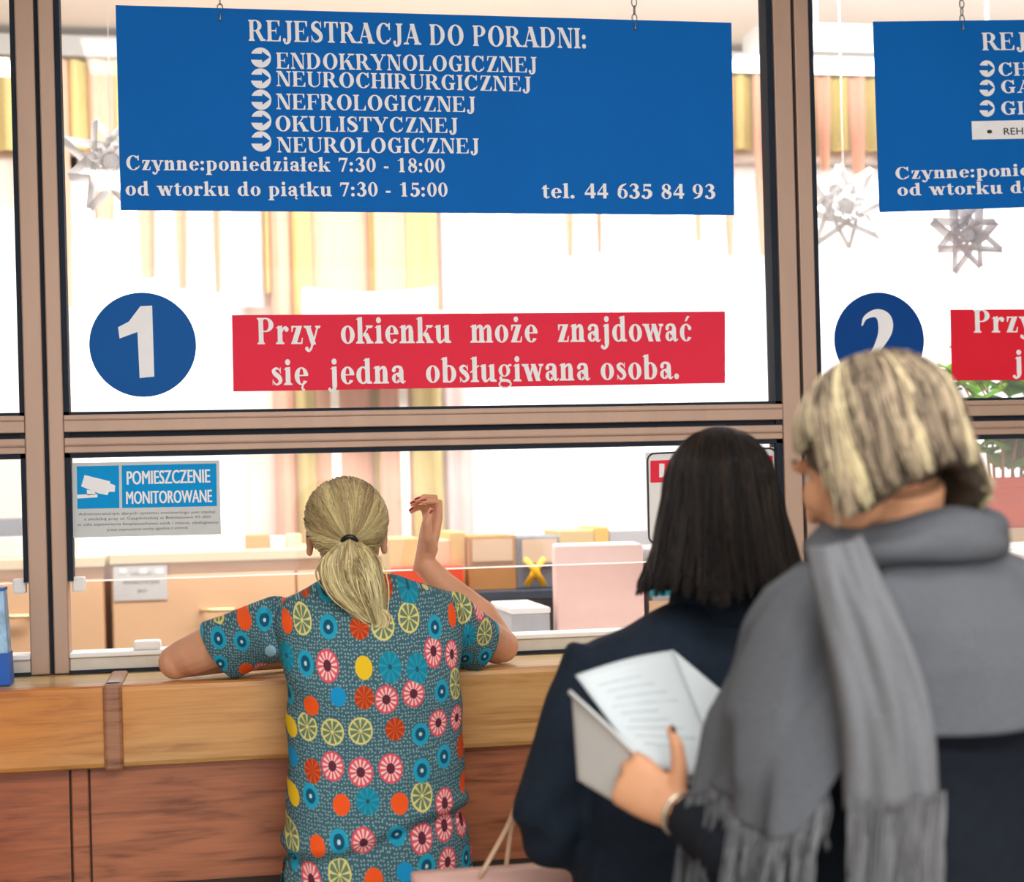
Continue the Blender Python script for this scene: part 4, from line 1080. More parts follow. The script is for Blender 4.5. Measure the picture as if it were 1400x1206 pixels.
# ================================================== the woman leaning on the counter
def woman_at_counter():
    rnd = random.Random(11)
    hd = Head(at(474, 727, -.24), (.17, 1, -.12), 0, 1.0)
    neckb = at(485, 818, -.335)
    body = MB(); hd.shape(body, neckb)
    # trunk inside the top, hips and legs
    trunk(body, [(1255, 400, 620, -.50, .11), (1150, 412, 612, -.48, .10), (1000, 418, 610, -.45, .09), (900, 412, 608, -.41, .09), (850, 410, 612, -.365, .085), (812, 440, 560, -.335, .06)])
    legs(body, .30, .085, -.50, .075, .82)
    # left arm: elbow out on the counter, forearm back towards the middle
    sh, el, wr = at(378, 866, -.345), at(243, 901, -.235), at(430, 896, -.13)
    body.tube([sh, sh.lerp(el, .5) + V(0, 0, .012), sh.lerp(el, .85), el], [.052, .049, .043, .036], 16)
    body.tube([el + V(.004, 0, -.006), el.lerp(wr, .35) + V(0, -.012, .006), wr], [.035, .037, .026], 16); body.ball(el + V(-.004, 0, -.006), .037, 14, 10)
    hand(body, wr + V(.01, .005, 0), V(1, .2, 0), V(0, -.2, 1), V(0, 1, 0), .92)
    # right arm: elbow on the counter, hand raised beside the face
    sh, el, wr = at(612, 856, -.345), at(683, 884, -.20), at(580, 771, -.135)
    body.tube([sh, sh.lerp(el, .5) + V(.004, 0, .006), el], [.052, .048, .041], 16); body.ball(el + V(.006, 0, .001), .037, 14, 10)
    body.tube([el, el.lerp(wr, .3) + V(.008, 0, .010), el.lerp(wr, .75), wr], [.039, .040, .030, .026], 16)
    tips, s = hand(body, wr + V(.002, .004, .012), at(594, 700, -.13) - wr, V(1, .30, -.02), V(0, -1, .1), 1.06,
             [(12, 84, 16), (16, 86, 22), (22, 84, 22), (28, 80, 28)], ((.036, .72, -.80), (.032, .97, -.35), (.026, .99, .02)))
    me = fuse(body, .0034, 5)
    o = link('person', me, 'skin_warm', smooth=True)
    tag(rebase(o, (.30, -.50, 0)), 'woman with blonde ponytail in fruit-print top leaning on the counter, one hand raised', 'person')
    hd.eyes(o)
    for t in tips: nail(o, t, 'nail_red')
    # printed top
    g = MB()
    trunk(g, [(1262, 374, 650, -.515, .150), (1206, 379, 645, -.505, .145), (1150, 385, 638, -.495, .138), (1100, 391, 634, -.485, .128), (1050, 394, 632, -.470, .124), (1000, 395, 630, -.455, .118),
              (930, 389, 629, -.440, .112), (880, 384, 630, -.395, .108), (845, 372, 634, -.370, .102), (815, 392, 612, -.350, .088), (797, 424, 562, -.340, .066), (786, 446, 540, -.332, .052)], 2.5)
    sl, sh_ = at(388, 858, -.352), at(300, 890, -.262)
    g.tube([sl, sl.lerp(sh_, .5) + V(0, 0, .004), sh_, sh_ + (sh_ - sl).normalized() * .05], [.068, .067, .0665, .066], 20)
    sr, se = at(606, 850, -.352), at(657, 884, -.262)
    g.tube([sr, sr.lerp(se, .5), se, se + (se - sr).normalized() * .05], [.070, .067, .0655, .065], 20)
    me = fuse(g, .006, 7)
    bm = bmesh.new(); bm.from_mesh(me)                # cut the sleeves open at their hems
    for p0, p1, sg, pn in ((sl, sh_, -1, V(-.84, .22, -.50)), (sr, se, 1, V(.84, .22, -.48))):
        vs_ = [v for v in bm.verts if (v.co.x - .295) * sg > .19]; gs = set(vs_)
        geo = vs_ + [e for e in bm.edges if all(v in gs for v in e.verts)] + [f_ for f_ in bm.faces if all(v in gs for v in f_.verts)]
        bmesh.ops.bisect_plane(bm, geom=geo, dist=1e-5, plane_co=p1, plane_no=pn.normalized(), clear_outer=True)
    bm.to_mesh(me); bm.free(); me.update()
    # soft creases across the small of the back and from the armpits
    n = len(me.vertices); co = np.empty(n * 3); me.vertices.foreach_get('co', co); co = co.reshape(-1, 3)
    no = np.empty(n * 3); me.vertices.foreach_get('normal', no); no = no.reshape(-1, 3)
    x, y, z = co.T
    xm = .295
    wz = .845 + .05 * np.sin((x - xm) * 9) - .10 * (x - xm)
    h = .010 * np.exp(-((z - wz - .014) / .016) ** 2) - .012 * np.exp(-((z - wz + .010) / .013) ** 2)
    h += .006 * np.sin(x * 38 + z * 9) * np.exp(-((z - .80) / .09) ** 2)
    h += .005 * np.sin((x * .7 + z) * 46) * np.exp(-((np.abs(x - xm) - .16) / .05) ** 2) * np.exp(-((z - 1.13) / .12) ** 2)
    h += .0035 * np.sin(z * 30 + x * 14) * np.sin(x * 21 - z * 6)
    co += no * h[:, None]; me.vertices.foreach_set('co', co.ravel()); me.update()
    # cloth coordinates for the print: across the back by the angle, up by height
    uv = me.uv_layers.new(name='UVMap'); li = np.empty(len(me.loops), dtype=np.int32); me.loops.foreach_get('vertex_index', li)
    hw = .20; t = (co[:, 0] - xm) / hw
    u = np.where(np.abs(t) < .9, hw * 1.06 * np.arcsin(np.clip(t, -.9, .9)), np.sign(t) * (hw * 1.06 * math.asin(.9)) + (co[:, 0] - xm - np.sign(t) * .9 * hw) * 1.3)
    vv = co[:, 2] - .25 * (co[:, 1] + .4) + .5
    u = u + np.where(co[:, 1] > -.34, .013, 0) * 0 + .04
    uv.data.foreach_set('uv', np.stack([u[li], vv[li]], 1).astype(np.float32).ravel())
    st = link('scrub_top', me, 'scrub_print', o, True); so = st.modifiers.new('cloth', 'SOLIDIFY'); so.thickness = .0022; so.offset = 0
    tr = MB(); trunk(tr, [(1330, 396, 640, -.50, .135), (1240, 392, 640, -.50, .128)]); legs(tr, .30, .088, -.50, .092, .80)
    link('trousers', fuse(tr, .008, 6), 'trouser_blue', o, True); shoes(o, .30, .088, -.50)
    # pulled-back hair
    tie = at(478, 741, -.345)
    L = lambda l, f, u: hd.p(l, f, u)
    td = hd.c - tie
    R = (.090, .106, .098); cc = hd.p(0, -.014, .018)
    def onhead(l, f, u, k=1.): return cc + hd.l * (l * R[0] * k) + hd.f * (f * R[1] * k) + hd.u * (u * R[2] * k)
    tl = Vector(((tie - cc).dot(hd.l) / R[0], (tie - cc).dot(hd.f) / R[1], (tie - cc).dot(hd.u) / R[2])).normalized()
    base = MB(); nu, nv = 40, 16
    # shell over the skull behind the hairline
    def hairline(a):                                  # unit directions around the tie, a = 0 up
        e1 = (Vector((0, 0, 1)) - tl * tl.z).normalized(); e2 = tl.cross(e1)
        reach = 2.15 if math.cos(a) > .2 else (1.15 if math.cos(a) > -.55 else .62)
        c_ = math.cos(a); reach = 1.02 + .98 * max(0, min(1, (c_ + .25) / .75)) - .40 * max(0, -c_ - .35) / .65
        return e1, e2, reach
    def dirat(a, t):
        e1, e2, reach = hairline(a); th = reach * t; w = e1 * math.cos(a) + e2 * math.sin(a)
        return tl * math.cos(th) + w * math.sin(th)
    rings = []
    for j in range(nv + 1):
        t = .02 + .98 * j / nv
        rings.append([onhead(*dirat(2 * PI * i / nu, t), k=.985 - .05 * (j == nv)) for i in range(nu)])
    base.loft(rings, True)
    base2 = base
    paths = []; cols = []
    for k in range(1500):
        a = rnd.uniform(0, 2 * PI); off = rnd.uniform(-.004, .006); t0 = rnd.uniform(.75, 1.0) if rnd.random() < .7 else rnd.uniform(.4, 1)
        p = []
        for i in range(9):
            t = t0 * (1 - i / 8); q_ = dirat(a + .10 * math.sin(t * 5 + k), max(t, .02)); p.append(onhead(*q_, k=1.0 + off + .012 * math.sin(a * 23 + t * 2) * min(1, t * 3)))
        paths.append(p)
        bl = .5 + .5 * math.sin(a * 7 + 1.3 * math.sin(a * 3)); rootdark = rnd.random() < .22
        c1 = (.66, .55, .28); c2 = (.40, .30, .15); cb = tuple(c1[i] * bl + c2[i] * (1 - bl) for i in range(3)); f = rnd.uniform(.75, 1.3)
        cb = tuple(min(1, v * f) for v in cb)
        cols.append([tuple(v * .55 for v in cb), cb, cb, cb] if rootdark else cb)
    # the tail: falls to the right and curls in at its end
    ax = [(tie, .012), (at(477, 755, -.385), .040), (at(478, 778, -.43), .058), (at(487, 806, -.455), .056), (at(501, 832, -.465), .036), (at(511, 850, -.468), .020), (at(516, 858, -.468), .006)]
    sp = spline([tuple(p) + (r,) for p, r in ax], 16)
    tb = MB(); tb.tube([Vector(q_[:3]) for q_ in sp], [(max(.003, q_[3] * .45), max(.003, q_[3] * .24)) for q_ in sp], 16, ref=(1, 0, 0)); base.add(tb.v, tb.f)
    for k in range(1500):
        a = rnd.uniform(0, 2 * PI); rr = rnd.uniform(.5, 1.08); tw = rnd.uniform(-.5, .5); p = []; end = rnd.uniform(.74, 1) if rnd.random() < .75 else rnd.uniform(.5, .8)
        loose = rnd.random() < .10
        for i in range(13):
            t = i / 12 * end * 15; i0 = min(int(t), 14); q_ = sp[i0] + (sp[i0 + 1] - sp[i0]) * (t - i0)
            r = max(.004, q_[3]) * rr * (1.14 if loose else 1); aa = a + tw * (i / 12) + .5 * math.sin(i * .5 + k % 7) * .12
            p.append(Vector(q_[:3]) + V(r * math.cos(aa), r * .62 * math.sin(aa), .006 * math.sin(i * .7 + a * 3)))
        paths.append(p); bl = .5 + .5 * math.sin(a * 5 + tw * 6); f = rnd.uniform(.75, 1.35)
        cols.append(tuple(min(1, v * f) for v in ((.78, .68, .38) if bl > .35 else (.46, .36, .18))))
    for k in range(130):                              # the hooked end
        a = rnd.uniform(0, 2 * PI); c0 = at(505 + rnd.uniform(-8, 8), 838, -.475); p = []
        for i in range(10):
            t = i / 9 * 3.6 + a * .1; r = .021 * (1 - i / 16); p.append(c0 + V(.012 + r * math.sin(t), -.006 * math.sin(a), -.02 + r * math.cos(t) * 1.1 - .006 * math.cos(a)))
        paths.append(p); f = rnd.uniform(.7, 1.3); cols.append(tuple(v * f for v in (.66, .55, .30)))
    hr = strands('hair', paths, cols, .0021, .0008, o, base, (.40, .31, .16))
    m = MB(); td_ = (Vector(sp[2][:3]) - tie).normalized(); a_ = td_.orthogonal().normalized(); b_ = td_.cross(a_)
    m.tube([tie + td_ * .006 + a_ * .0155 * math.cos(t) + b_ * .0155 * math.sin(t) for t in [2 * PI * i / 20 for i in range(20)]], .0048, 8, closed=True)
    m.build('hair_tie', 'black_plastic', hr, True)
    m = MB()
    for q in (-1, 1):
        m.tube([hd.p(q * .066, .098, .0), hd.p(q * .080, .05, .004), hd.p(q * .0835, .0, .006), hd.p(q * .081, -.022, -.012)], (.0022, .0045), 8)
        cx = q * .033; m.tube([hd.p(cx + .030 * math.cos(t), .103 - .012 * abs(cx + .03 * math.cos(t)) / .06, -.006 + .019 * math.sin(t)) for t in [2 * PI * i / 20 for i in range(20)]], .0022, 6, closed=True)
    m.tube([hd.p(-.005, .108, .0), hd.p(.005, .108, .0)], .0022, 6); m.build('glasses', 'black_plastic', o, True)
woman_at_counter()

# hair that hangs from the crown: S(theta, t) gives the surface, theta = 0 at the back of the head
def hanging(hd, drop, wide, rnd, n, cols_of, face_gap, r0=.0022, r1=.0008, R=(.088, .108, .098), cc_=(0, -.014, .018), down=None, name='hair', parent=None, basecol=(.1, .1, .1), tlim=None, clump=9., flare=0., lump=0., ragged=.05, seed_wave=.0):
    cc = hd.p(*cc_); down = Vector(down or -hd.u).normalized()
    def S(th, t, k=1.):
        # over the skull to phi = phmax, then down by drop(th)
        tb = .52; out = -hd.f * math.cos(th) + hd.l * math.sin(th)
        lr = Vector((math.sin(th) * R[0], -math.cos(th) * R[1]))
        if t <= tb: ph = t / tb * PI * .5; hp = 0
        else: ph = PI * .5; hp = (t - tb) / (1 - tb)
        w = 1 + wide(th) * hp + flare * max(0, hp - .6) ** 2
        p = cc + (hd.l * lr.x + hd.f * lr.y) * (math.sin(ph) * w * k) + hd.u * (R[2] * math.cos(ph) * k)
        return p + down * (drop(th) * hp)
    g0, g1 = face_gap
    ths = [g0 + (g1 - g0) * i / 40 for i in range(41)]
    tl_ = tlim or (lambda th: 1.)
    base = MB(); rows = []
    for j in range(15): rows.append([S(th, (.02 + .96 * j / 14) * tl_(th), .97) for th in ths])
    inner = [[S(th, (.02 + .94 * j / 14) * tl_(th), .72) for th in ths] for j in range(15)]
    N = 41
    vs = [p for r in rows for p in r] + [p for r in inner for p in r]; M_ = 15 * N; fs = []
    for j in range(14):
        for i in range(40):
            a = j * N + i; fs += [(a, a + 1, a + N + 1, a + N), (a + M_, a + N + M_, a + N + 1 + M_, a + 1 + M_)]
        for i in (0, 40): a = j * N + i; fs.append((a, a + N, a + N + M_, a + M_))
    for i in range(40): a = 14 * N + i; fs.append((a, a + 1, a + 1 + M_, a + M_))
    base.add(vs, fs); base.ell(hd.p(cc_[0], cc_[1] , cc_[2] + .01), hd.l * R[0] * .95, hd.f * R[1] * .9, hd.u * R[2] * .97, 24, 14)
    paths, cols = [], []
    for k in range(n):
        th = rnd.uniform(g0, g1); off = rnd.uniform(-.03, .05); t1 = rnd.uniform(1 - ragged, 1.0); t1 *= tl_(th); t0 = .03 if rnd.random() < .6 else min(t1 * .7, rnd.uniform(.05, .6))
        dth = rnd.uniform(-.08, .08); p = []; ck = math.floor(th * clump + .35 * math.sin(th * 9)); cth = (ck + .5) / clump
        for i in range(14):
            t = t0 + (t1 - t0) * i / 13
            kk = 1 + lump * math.sin(ck * 12.9898) * min(1, t * 1.6) + off * (1 if t > .2 else t / .2) + .014 * math.sin(th * 17) * t + seed_wave * math.sin(t * 11 + th * 5) * t
            p.append(S(th + (cth - th) * .5 * t * t + dth * math.sin(t * 3) + .03 * math.sin(t * 7 + k % 5), t, kk))
        paths.append(p); cols.append(cols_of(th, rnd, ck))
    return strands(name, paths, cols, r0, r1, parent, base, basecol)

# ================================================== the dark-haired woman in the navy coat
def woman_in_navy():
    rnd = random.Random(21)
    hd = Head(at(983, 690, -1.20), (.10, 1, -.18), 0, 1.0)
    YN = -1.22
    neckb = at(985, 850, YN)
    body = MB(); hd.shape(body, neckb)
    trunk(body, [(1330, 880, 1100, YN, .10), (1100, 885, 1085, YN, .09), (950, 870, 1100, YN, .09), (880, 860, 1110, YN, .08), (850, 925, 1045, YN, .06)])
    xc = at(985, 1000, YN).x
    legs(body, xc, .085, YN, .07, .85)
    sh, el, wr = at(828, 905, YN), at(752, 1128, YN + .01), at(868, 1120, YN + .24)
    body.tube([sh, el], [.045, .038], 14); body.tube([el, wr], [.036, .025], 14); hand(body, wr, wr - el, V(0, .1, 1), V(1, 0, 0), .95, [(40, 60, 40)] * 4)
    sr, er, wrr = at(1150, 905, YN), at(1215, 1130, YN + .02), at(1130, 1140, YN + .25)
    body.tube([sr, er], [.045, .038], 14); body.tube([er, wrr], [.036, .025], 14); hand(body, wrr, wrr - er, V(0, .1, 1), V(-1, 0, 0), .95, [(40, 60, 40)] * 4)
    o = link('person', fuse(body, .0045, 4), 'skin_fair', smooth=True)
    tag(rebase(o, (xc, YN, 0)), 'woman with long dark hair and dark navy coat seen from behind, in the queue', 'person')
    hd.eyes(o)
    g = MB()
    trunk(g, [(1420, 812, 1150, YN, .165), (1250, 790, 1145, YN, .16), (1100, 792, 1130, YN, .145), (1000, 806, 1140, YN, .138), (940, 808, 1160, YN, .13), (895, 796, 1178, YN, .115), (872, 812, 1160, YN, .098), (850, 860, 1112, YN, .085), (828, 905, 1068, YN, .070), (815, 930, 1045, YN, .06)], 2.6)
    g.tube([at(820, 892, YN), at(797, 960, YN), at(770, 1050, YN), at(752, 1130, YN + .01)], [.052, .060, .060, .062], 18)
    g.ball(at(757, 1136, YN + .015), .060, 16, 12)
    g.tube([at(757, 1136, YN + .015), at(785, 1138, YN + .09), at(855, 1124, YN + .215)], [.060, .056, .047], 18)
    g.tube([at(1152, 892, YN), at(1190, 1000, YN), at(1215, 1130, YN + .02)], [.052, .060, .060], 18); g.ball(at(1213, 1134, YN + .02), .058, 14, 10)
    g.tube([at(1213, 1134, YN + .02), at(1130, 1140, YN + .225)], [.058, .047], 18)
    me = fuse(g, .008, 5)
    n = len(me.vertices); co = np.empty(n * 3); me.vertices.foreach_get('co', co); co = co.reshape(-1, 3)
    no = np.empty(n * 3); me.vertices.foreach_get('normal', no); no = no.reshape(-1, 3); x, y, z = co.T
    h = .004 * np.sin(z * 34 + x * 22) * np.sin(x * 17 + 1) + .004 * np.sin((z - x) * 60) * np.exp(-((z - .98) / .07) ** 2) * (x < .58)
    co += no * h[:, None]; me.vertices.foreach_set('co', co.ravel()); me.update()
    link('coat', me, 'coat_navy', o, True)
    # turned-up collar
    m = MB(); c = at(987, 822, YN + .01); rings = []
    for (dz, k) in ((-.03, 1.25), (.0, 1.05), (.045, .95), (.047, .90), (.0, .92), (-.02, 1.05)):
        rings.append([c + V(.082 * k * math.cos(t), .078 * k * math.sin(t), dz) for t in [2 * PI * i / 28 for i in range(28)]])
    m.loft(rings, False).build('collar', 'coat_navy', o, True)
    tr = MB(); trunk(tr, [(1420, 860, 1110, YN, .125), (1280, 862, 1108, YN, .12)]); legs(tr, xc, .088, YN, .088, .82)
    link('trousers', fuse(tr, .009, 6), 'dark_trousers', o, True); shoes(o, xc, .088, YN)
    def cols(th, r, ck):
        f = r.uniform(.6, 1.5); c = (.010, .008, .008) if r.random() < .8 else (.026, .016, .011)
        return tuple(v * f for v in c)
    hanging(hd, lambda th: .172 + .02 * math.cos(th) + .012 * math.sin(th * 5) - .02 * (th > 1.2), lambda th: .40 - .10 * abs(math.cos(th)) + .10 * max(0, math.sin(th)), rnd, 2800, cols, (-2.45, 2.45), .0022, .0008, R=(.088, .108, .100), down=(0, -.10, -1), parent=o, basecol=(.007, .006, .006), seed_wave=.03, clump=5., flare=.5, lump=.012, ragged=.10)
    return el
NEL = woman_in_navy()

# pink handbag on her forearm
def handbag():
    YBg = -.985
    t0 = at(700, 1199, YBg); bw_ = .30
    a, b = at(562, 1196, YBg), at(832, 1196, YBg)
    o = thing('handbag', ((a.x + b.x) / 2, YBg, a.z - .27), 'pale pink handbag with slim straps hanging from navy coat sleeve', 'handbag')
    w = (b.x - a.x) / 2; c = (a + b) / 2
    rings = []
    for (dz, kx, ky) in ((-.27, .80, .055), (-.262, .84, .062), (-.18, .92, .066), (-.08, .98, .055), (-.02, 1.0, .036), (-.002, 1.0, .026)):
        rings.append([V(p.x, p.y, a.z + dz + (.004 * math.sin((p.x - c.x) * 30) if dz > -.1 else 0)) for p in oval((c.x, YBg, 0), w * kx, ky, 3.2, 36)])
    MB().loft(rings).build('body', 'bag_pink', o, True)
    f = at(765, 1136, -1.085)
    top = f + V(-.028, .0, .062)
    for (dy, xa) in ((-.024, 655), (.022, 690)):
        p0 = at(xa, 1200, YBg + dy); p1 = at(xa + 130, 1200, YBg + dy)
        path = [Vector(q_) for q_ in spline([p0, at(694 if xa == 655 else 700, 1130, YBg + dy), at(716, 1082, -1.06 + dy), top + V(.02, dy * .5, .008), at(790, 1100, -1.06 + dy), p1], 26)]
        MB().tube(path, (.008, .004), 8, ref=(0, 1, 0)).build('strap', 'strap_cream', o, True)
handbag()

# ================================================== the blonde woman with the grey shawl
def woman_in_shawl():
    rnd = random.Random(31)
    YS3 = -1.77
    hd = Head(at(1195, 620, YS3 - .0), (-.48, .82, -.38), .10, 1.03)
    neckb = at(1228, 770, YS3 + .0)
    xc = at(1235, 1000, YS3).x
    body = MB(); hd.shape(body, neckb, False)
    trunk(body, [(1500, 1120, 1350, YS3, .10), (1250, 1110, 1360, YS3, .10), (1000, 1110, 1370, YS3, .09), (850, 1110, 1370, YS3, .07), (770, 1180, 1290, YS3, .06)])
    legs(body, xc, .085, YS3, .072, .85)
    sh, el, wr = at(1100, 872, YS3), at(1018, 1165, YS3 - .005), at(931, 1113, YS3 + .13)
    body.tube([sh, el], [.036, .036], 14); body.tube([el, wr], [.036, .024], 14)
    sr, er, wrr = at(1420, 860, YS3), at(1480, 1160, YS3), at(1400, 1240, YS3 + .2)
    body.tube([sr, er], [.045, .038], 14); body.tube([er, wrr], [.036, .025], 14); hand(body, wrr, wrr - er, V(.3, -.3, 1), V(-1, 0, .2), .95, [(30, 40, 30)] * 4)
    kn = at(878, 1078, YS3 + .155)
    tips, s = hand(body, wr, kn - wr, V(-.30, -.85, .10), V(.35, -.05, 1), .95, [(70, 88, 40), (74, 88, 42), (76, 88, 44), (80, 86, 46)],
                   ((.034, .40, .22), (.030, .62, .10), (.025, .80, -.05)))
    o = link('person', fuse(body, .0038, 4), 'skin_fair', smooth=True)
    tag(rebase(o, (xc, YS3, 0)), 'woman with blonde bob, grey fringed shawl over black coat, holding papers', 'person')
    hd.eyes(o); nail(o, tips[4], 'iris', .005)
    # bracelet at the wrist
    dv = (wr - el).normalized(); a_ = dv.orthogonal().normalized(); b_ = dv.cross(a_); cb = wr - dv * .002
    MB().tube([cb + a_ * .0285 * math.cos(t) + b_ * .0285 * math.sin(t) for t in [2 * PI * i / 24 for i in range(24)]], .0035, 8, closed=True).build('bracelet', 'silver', o, True)
    # black coat
    g = MB()
    trunk(g, [(1560, 1078, 1400, YS3, .165), (1300, 1082, 1402, YS3, .155), (1100, 1085, 1405, YS3, .145), (960, 1072, 1425, YS3, .135), (880, 1070, 1430, YS3, .115), (830, 1092, 1400, YS3, .092), (790, 1135, 1350, YS3, .075), (765, 1165, 1310, YS3, .07)], 2.6)
    g.tube([at(1092, 868, YS3), at(1058, 980, YS3 + .0), at(1018, 1165, YS3 - .005)], [.040, .046, .050], 18); g.ball(at(1012, 1167, YS3 - .008), .054, 14, 10)
    cuff = el.lerp(wr, .93); g.tube([el, el.lerp(wr, .5), cuff], [.054, .045, .0335], 18)
    g.tube([at(1425, 850, YS3), at(1460, 980, YS3), at(1480, 1160, YS3)], [.056, .058, .055], 18); g.ball(er, .054, 14, 10); g.tube([er, er.lerp(wrr, .92)], [.054, .036], 18)
    link('coat', fuse(g, .008, 5), 'coat_black', o, True)
    tr = MB(); trunk(tr, [(1500, 1100, 1370, YS3, .125), (1350, 1104, 1368, YS3, .12)]); legs(tr, xc, .088, YS3, .085, .80)
    link('trousers', fuse(tr, .009, 6), 'dark_trousers', o, True); shoes(o, xc, .088, YS3)
    # ---- shawl: a draped shell, longer over the left arm
    rows = [(752, 1140, 1350, .082), (770, 1104, 1385, .098), (800, 1062, 1424, .122), (850, 1030, 1456, .150), (900, 1008, 1474, .165), (950, 990, 1484, .172), (1000, 977, 1490, .178), (1060, 966, 1496, .182), (1120, 952, 1500, .186), (1190, 940, 1502, .188)]
    zs = [at(1235, r[0], YS3).z for r in rows]
    def ringz(z):                                     # interpolated half widths at height z
        for k in range(len(rows) - 1):
            if z >= zs[k + 1] or k == len(rows) - 2:
                u = (zs[k] - z) / (zs[k] - zs[k + 1]); u = max(0, min(1, u)); A, B_ = rows[k], rows[k + 1]
                v = [A[i] + (B_[i] - A[i]) * u for i in range(4)]
                a, b = at(v[1], v[0], YS3), at(v[2], v[0], YS3)
                return (a.x + b.x) / 2, (b.x - a.x) / 2, v[3]
    nth, nr = 180, 46
    zb_back = at(1330, 1006, YS3 - .17).z
    def zbot(th):                                     # th: 0 = back, positive towards her left arm (picture left)
        w = max(0., min(1., (th - .42) / .35)); w = w * w * (3 - 2 * w)
        zl = at(1000, 1112, YS3 - .05).z + .02 * math.sin(th * 5)
        z = zb_back - .012 * (-th if th < 0 else 0) * 0 + (.022 * max(-1., min(0., th)) * -1)
        w2 = 1 if th < 2.6 else max(0., 1 - (th - 2.6) / .4)
        return z * (1 - w * w2) + zl * w * w2
    vs = []
    def spt(th, t, off=0.):
        z0 = zs[0]; zb_ = zbot(th); z = z0 + (zb_ - z0) * t
        cx, a, d = ringz(z); ct, st_ = -math.sin(th), -math.cos(th); p = 2.3
        fold = (.007 * math.sin(th * 9 + z * 7) + .017 * math.sin(th * 4.2 - z * 13 + .6) + .007 * math.sin(th * 15 + z * 20 + 1.5 * math.sin(z * 9))) * min(1, t * 2.2) * (1.35 if th > .4 else .6)
        fold = min(fold, .006); a += fold + off; d += fold + off
        return V(cx + a * abs(ct) ** (2 / p) * (1 if ct > 0 else -1), YS3 + d * abs(st_) ** (2 / p) * (1 if st_ > 0 else -1), z)
    ths = [-PI + 2 * PI * i / nth for i in range(nth)]
    for j in range(nr + 1):
        for th in ths: vs.append(spt(th, j / nr))
    fs = [(j * nth + i, j * nth + (i + 1) % nth, (j + 1) * nth + (i + 1) % nth, (j + 1) * nth + i) for j in range(nr) for i in range(nth)]
    sw = MB().add(vs, fs).build('shawl', 'shawl_grey', o, True)
    so = sw.modifiers.new('thick', 'SOLIDIFY'); so.thickness = .004; so.offset = 1
    # fringe along the hem over the arm
    paths = []; cols = []
    grey = (.20, .212, .232)
    for k in range(420):
        th = rnd.uniform(.62, 2.35); p0 = spt(th, .995, .002); L = rnd.uniform(.06, .15); cl = math.floor(th * 22) / 22.
        pull = spt(cl + .5 / 22, .99, .004); p = []
        for i in range(8):
            u = i / 7; q_ = p0.lerp(V(pull.x, pull.y, p0.z), .55 * u); p.append(q_ + V(-.10 * u * L * (1 + math.sin(cl * 60)), 0, -L * u) + V(.004 * math.sin(u * 6 + k), .004 * math.cos(u * 5 + k), 0))
        paths.append(p); f = rnd.uniform(.7, 1.25); cols.append(tuple(v * f for v in grey))
    strands('fringe', paths, cols, .0018, .0014, sw)
    # collar: the shawl rolled round the neck, three soft folds
    m = MB()
    for (px0, px1, py0, py1, r, ry, yo) in ((1124, 1352, 754, 738, .021, .105, -.01), (1136, 1354, 736, 716, .018, .098, -.005), (1150, 1346, 722, 706, .013, .086, .0)):
        a, b = at(px0, py0, YS3 + yo), at(px1, py1, YS3 + yo); c = (a + b) / 2; h_ = (b - a) / 2
        pts = [c + h_ * (math.cos(t)) + V(0, ry * math.sin(t), .006 * math.sin(3 * t)) for t in [2 * PI * i / 48 for i in range(48)]]
        m.tube(pts, [(r * (1 + .18 * math.sin(i * .55)), r * (.9 + .2 * math.sin(i * .8 + 1))) for i in range(48)], 14, ref=(0, 0, 1), closed=True)
    link('shawl_collar', fuse(m, .005, 2), 'shawl_grey', sw, True)
    # hanging end of the shawl down the back
    path = [(1146, 742, YS3 - .115, 66), (1160, 790, YS3 - .155, 80), (1182, 850, YS3 - .178, 98), (1206, 930, YS3 - .192, 112), (1220, 1010, YS3 - .196, 118), (1225, 1098, YS3 - .192, 124)]
    sp = spline([tuple(at(p[0], p[1], p[2])) + (p[3] / 1110.,) for p in path], 30)
    nb = 22; vs = []
    for j, q_ in enumerate(sp):
        for i in range(nb):
            u = i / (nb - 1) - .5; bulge = .020 * math.cos(u * PI) + .0065 * math.sin(u * 15 + j * .10) + .003 * math.sin(u * 31 - j * .2)
            vs.append(V(q_[0] + u * q_[3] * 1.02, q_[1] - bulge + .016 * (abs(u) * 2) ** 6, q_[2] + .012 * u))
    fs = [(j * nb + i, j * nb + i + 1, (j + 1) * nb + i + 1, (j + 1) * nb + i) for j in range(29) for i in range(nb - 1)]
    se = MB().add(vs, fs).build('shawl_end', 'scarf_grey', sw, True)
    so = se.modifiers.new('thick', 'SOLIDIFY'); so.thickness = .007; so.offset = 0
    paths = []; cols = []
    for k in range(420):
        u = rnd.uniform(-.5, .5); q_ = sp[-1]; cl = (math.floor(u * 11) + .5) / 11
        x0 = q_[0] + u * q_[3] * 1.02; L = rnd.uniform(.15, .19)
        yb = q_[1] - .020 * math.cos(u * PI) + rnd.uniform(-.004, .006); p = []
        for i in range(9):
            t = i / 8; p.append(V(x0 + (q_[0] + cl * q_[3] - x0) * .45 * min(1, t * 2) + .003 * math.sin(t * 7 + k), yb + .012 * t + .003 * math.cos(t * 5 + k), q_[2] + .01 - L * t))
        paths.append(p); f = rnd.uniform(.6, 1.3); cols.append(tuple(v * f for v in (.235, .245, .265)))
    strands('fringe', paths, cols, .0018, .0014, se)
    # ---- bob with highlights, dark at the crown and underneath
    tone = [rnd.random() for _ in range(200)]
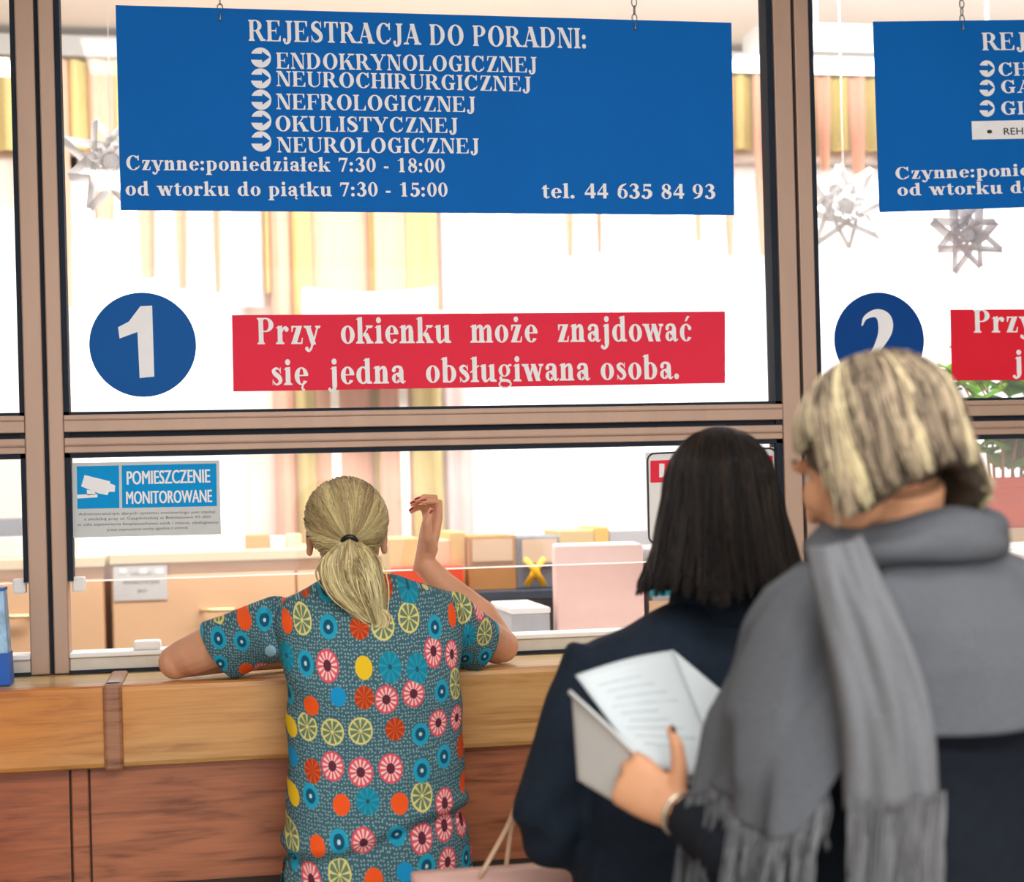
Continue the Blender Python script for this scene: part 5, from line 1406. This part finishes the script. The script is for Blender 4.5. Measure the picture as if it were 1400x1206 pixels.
    def cols_(th, r, ck):
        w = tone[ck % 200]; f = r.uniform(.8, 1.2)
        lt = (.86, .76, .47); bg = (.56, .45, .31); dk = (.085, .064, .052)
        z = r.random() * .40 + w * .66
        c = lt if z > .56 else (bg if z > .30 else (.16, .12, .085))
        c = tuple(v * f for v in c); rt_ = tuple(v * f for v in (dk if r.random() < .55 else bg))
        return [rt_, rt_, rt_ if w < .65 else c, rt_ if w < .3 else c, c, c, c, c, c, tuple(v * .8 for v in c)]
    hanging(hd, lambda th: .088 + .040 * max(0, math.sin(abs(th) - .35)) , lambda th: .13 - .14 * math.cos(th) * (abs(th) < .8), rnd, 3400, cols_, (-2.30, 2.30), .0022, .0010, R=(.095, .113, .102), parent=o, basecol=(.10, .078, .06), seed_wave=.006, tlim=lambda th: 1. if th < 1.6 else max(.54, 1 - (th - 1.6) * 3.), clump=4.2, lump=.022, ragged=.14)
    return wr, kn
WR3, KN3 = woman_in_shawl()

# papers in her hand
def papers():
    o = thing('papers', at(880, 1000, -1.56), 'white sheaf of papers held open in front of the navy coat', 'papers')
    A, B, C_, D, E_ = at(787, 923, -1.50), at(921, 889, -1.455), at(986, 944, -1.49), at(966, 1082, -1.575), at(876, 1044, -1.585)
    def sheet(P00, P10, P11, P01, bend, n=12):
        g = []
        for j in range(n + 1):
            for i in range(n + 1):
                u, v = i / n, j / n; p = P00 * ((1 - u) * (1 - v)) + P10 * (u * (1 - v)) + P11 * (u * v) + P01 * ((1 - u) * v)
                g.append(p + V(0, -bend * math.sin(PI * u) * (1 - .3 * v), bend * .6 * math.sin(PI * u) * (1 - v)))
        k = len(g); nn = V(0, .0016, -.001); g += [p + nn for p in g]; fs = []; N = n + 1
        for j in range(n):
            for i in range(n):
                a = j * N + i; fs += [(a, a + 1, a + N + 1, a + N), (a + k, a + N + k, a + N + 1 + k, a + 1 + k)]
        for i in range(n): fs += [(i, i + k, i + 1 + k, i + 1), (n * N + i, n * N + i + 1, n * N + i + 1 + k, n * N + i + k), (i * N, (i + 1) * N, (i + 1) * N + k, i * N + k), (i * N + n, i * N + n + k, (i + 1) * N + n + k, (i + 1) * N + n)]
        return g, fs
    g, fs = sheet(A, B, D + V(.03, 0, .01), E_, .010)
    MB().add(g, fs).build('top_sheet', 'paper_blue', o, True)
    q1 = [B, C_, D, E_.lerp(D, .5), A.lerp(B, .6)]
    MB().prism([p + V(0, .003, 0) for p in q1][::-1], (0, .0015, 0)).build('second_sheet', 'paper_blue', o)
    # the lower leaves, folded down
    F, Gq, H, I = at(782, 950, -1.515), at(790, 1066, -1.51), at(872, 1115, -1.575), at(882, 1050, -1.590)
    g, fs = sheet(F, I, H, Gq, .006); MB().add(g, fs).build('folded_sheet', 'paper_grey', o, True)
    m = MB(); m.tube([F + V(-.004, -.004, .004), F.lerp(I, .5) + V(0, -.008, .004), I + V(0, -.004, .004)], (.0075, .003), 8, ref=(0, -1, .3)); m.build('sheet_stack_edge', 'paper', o, True)
    # faint lines of print on the upper sheet
    pr = MB()
    for k in range(9):
        v = .16 + .075 * k; L0 = A.lerp(E_, v); R0_ = B.lerp(D, v)
        u0, u1 = .12 + .04 * (k % 3), .55 + .09 * ((k * 5) % 4)
        pts = []
        for u in (u0, (u0 + u1) / 2, u1): pts.append(L0.lerp(R0_ + V(.03 * v, 0, .01 * v), u) + V(0, -.010 * math.sin(PI * u) * (1 - .3 * v) - .0012, .006 * math.sin(PI * u) * (1 - v) + .0006))
        pr.tube(pts, (.0011, .0004), 5, ref=(0, 0, 1))
    pr.build('printed_lines', 'print_faint', o)
papers()
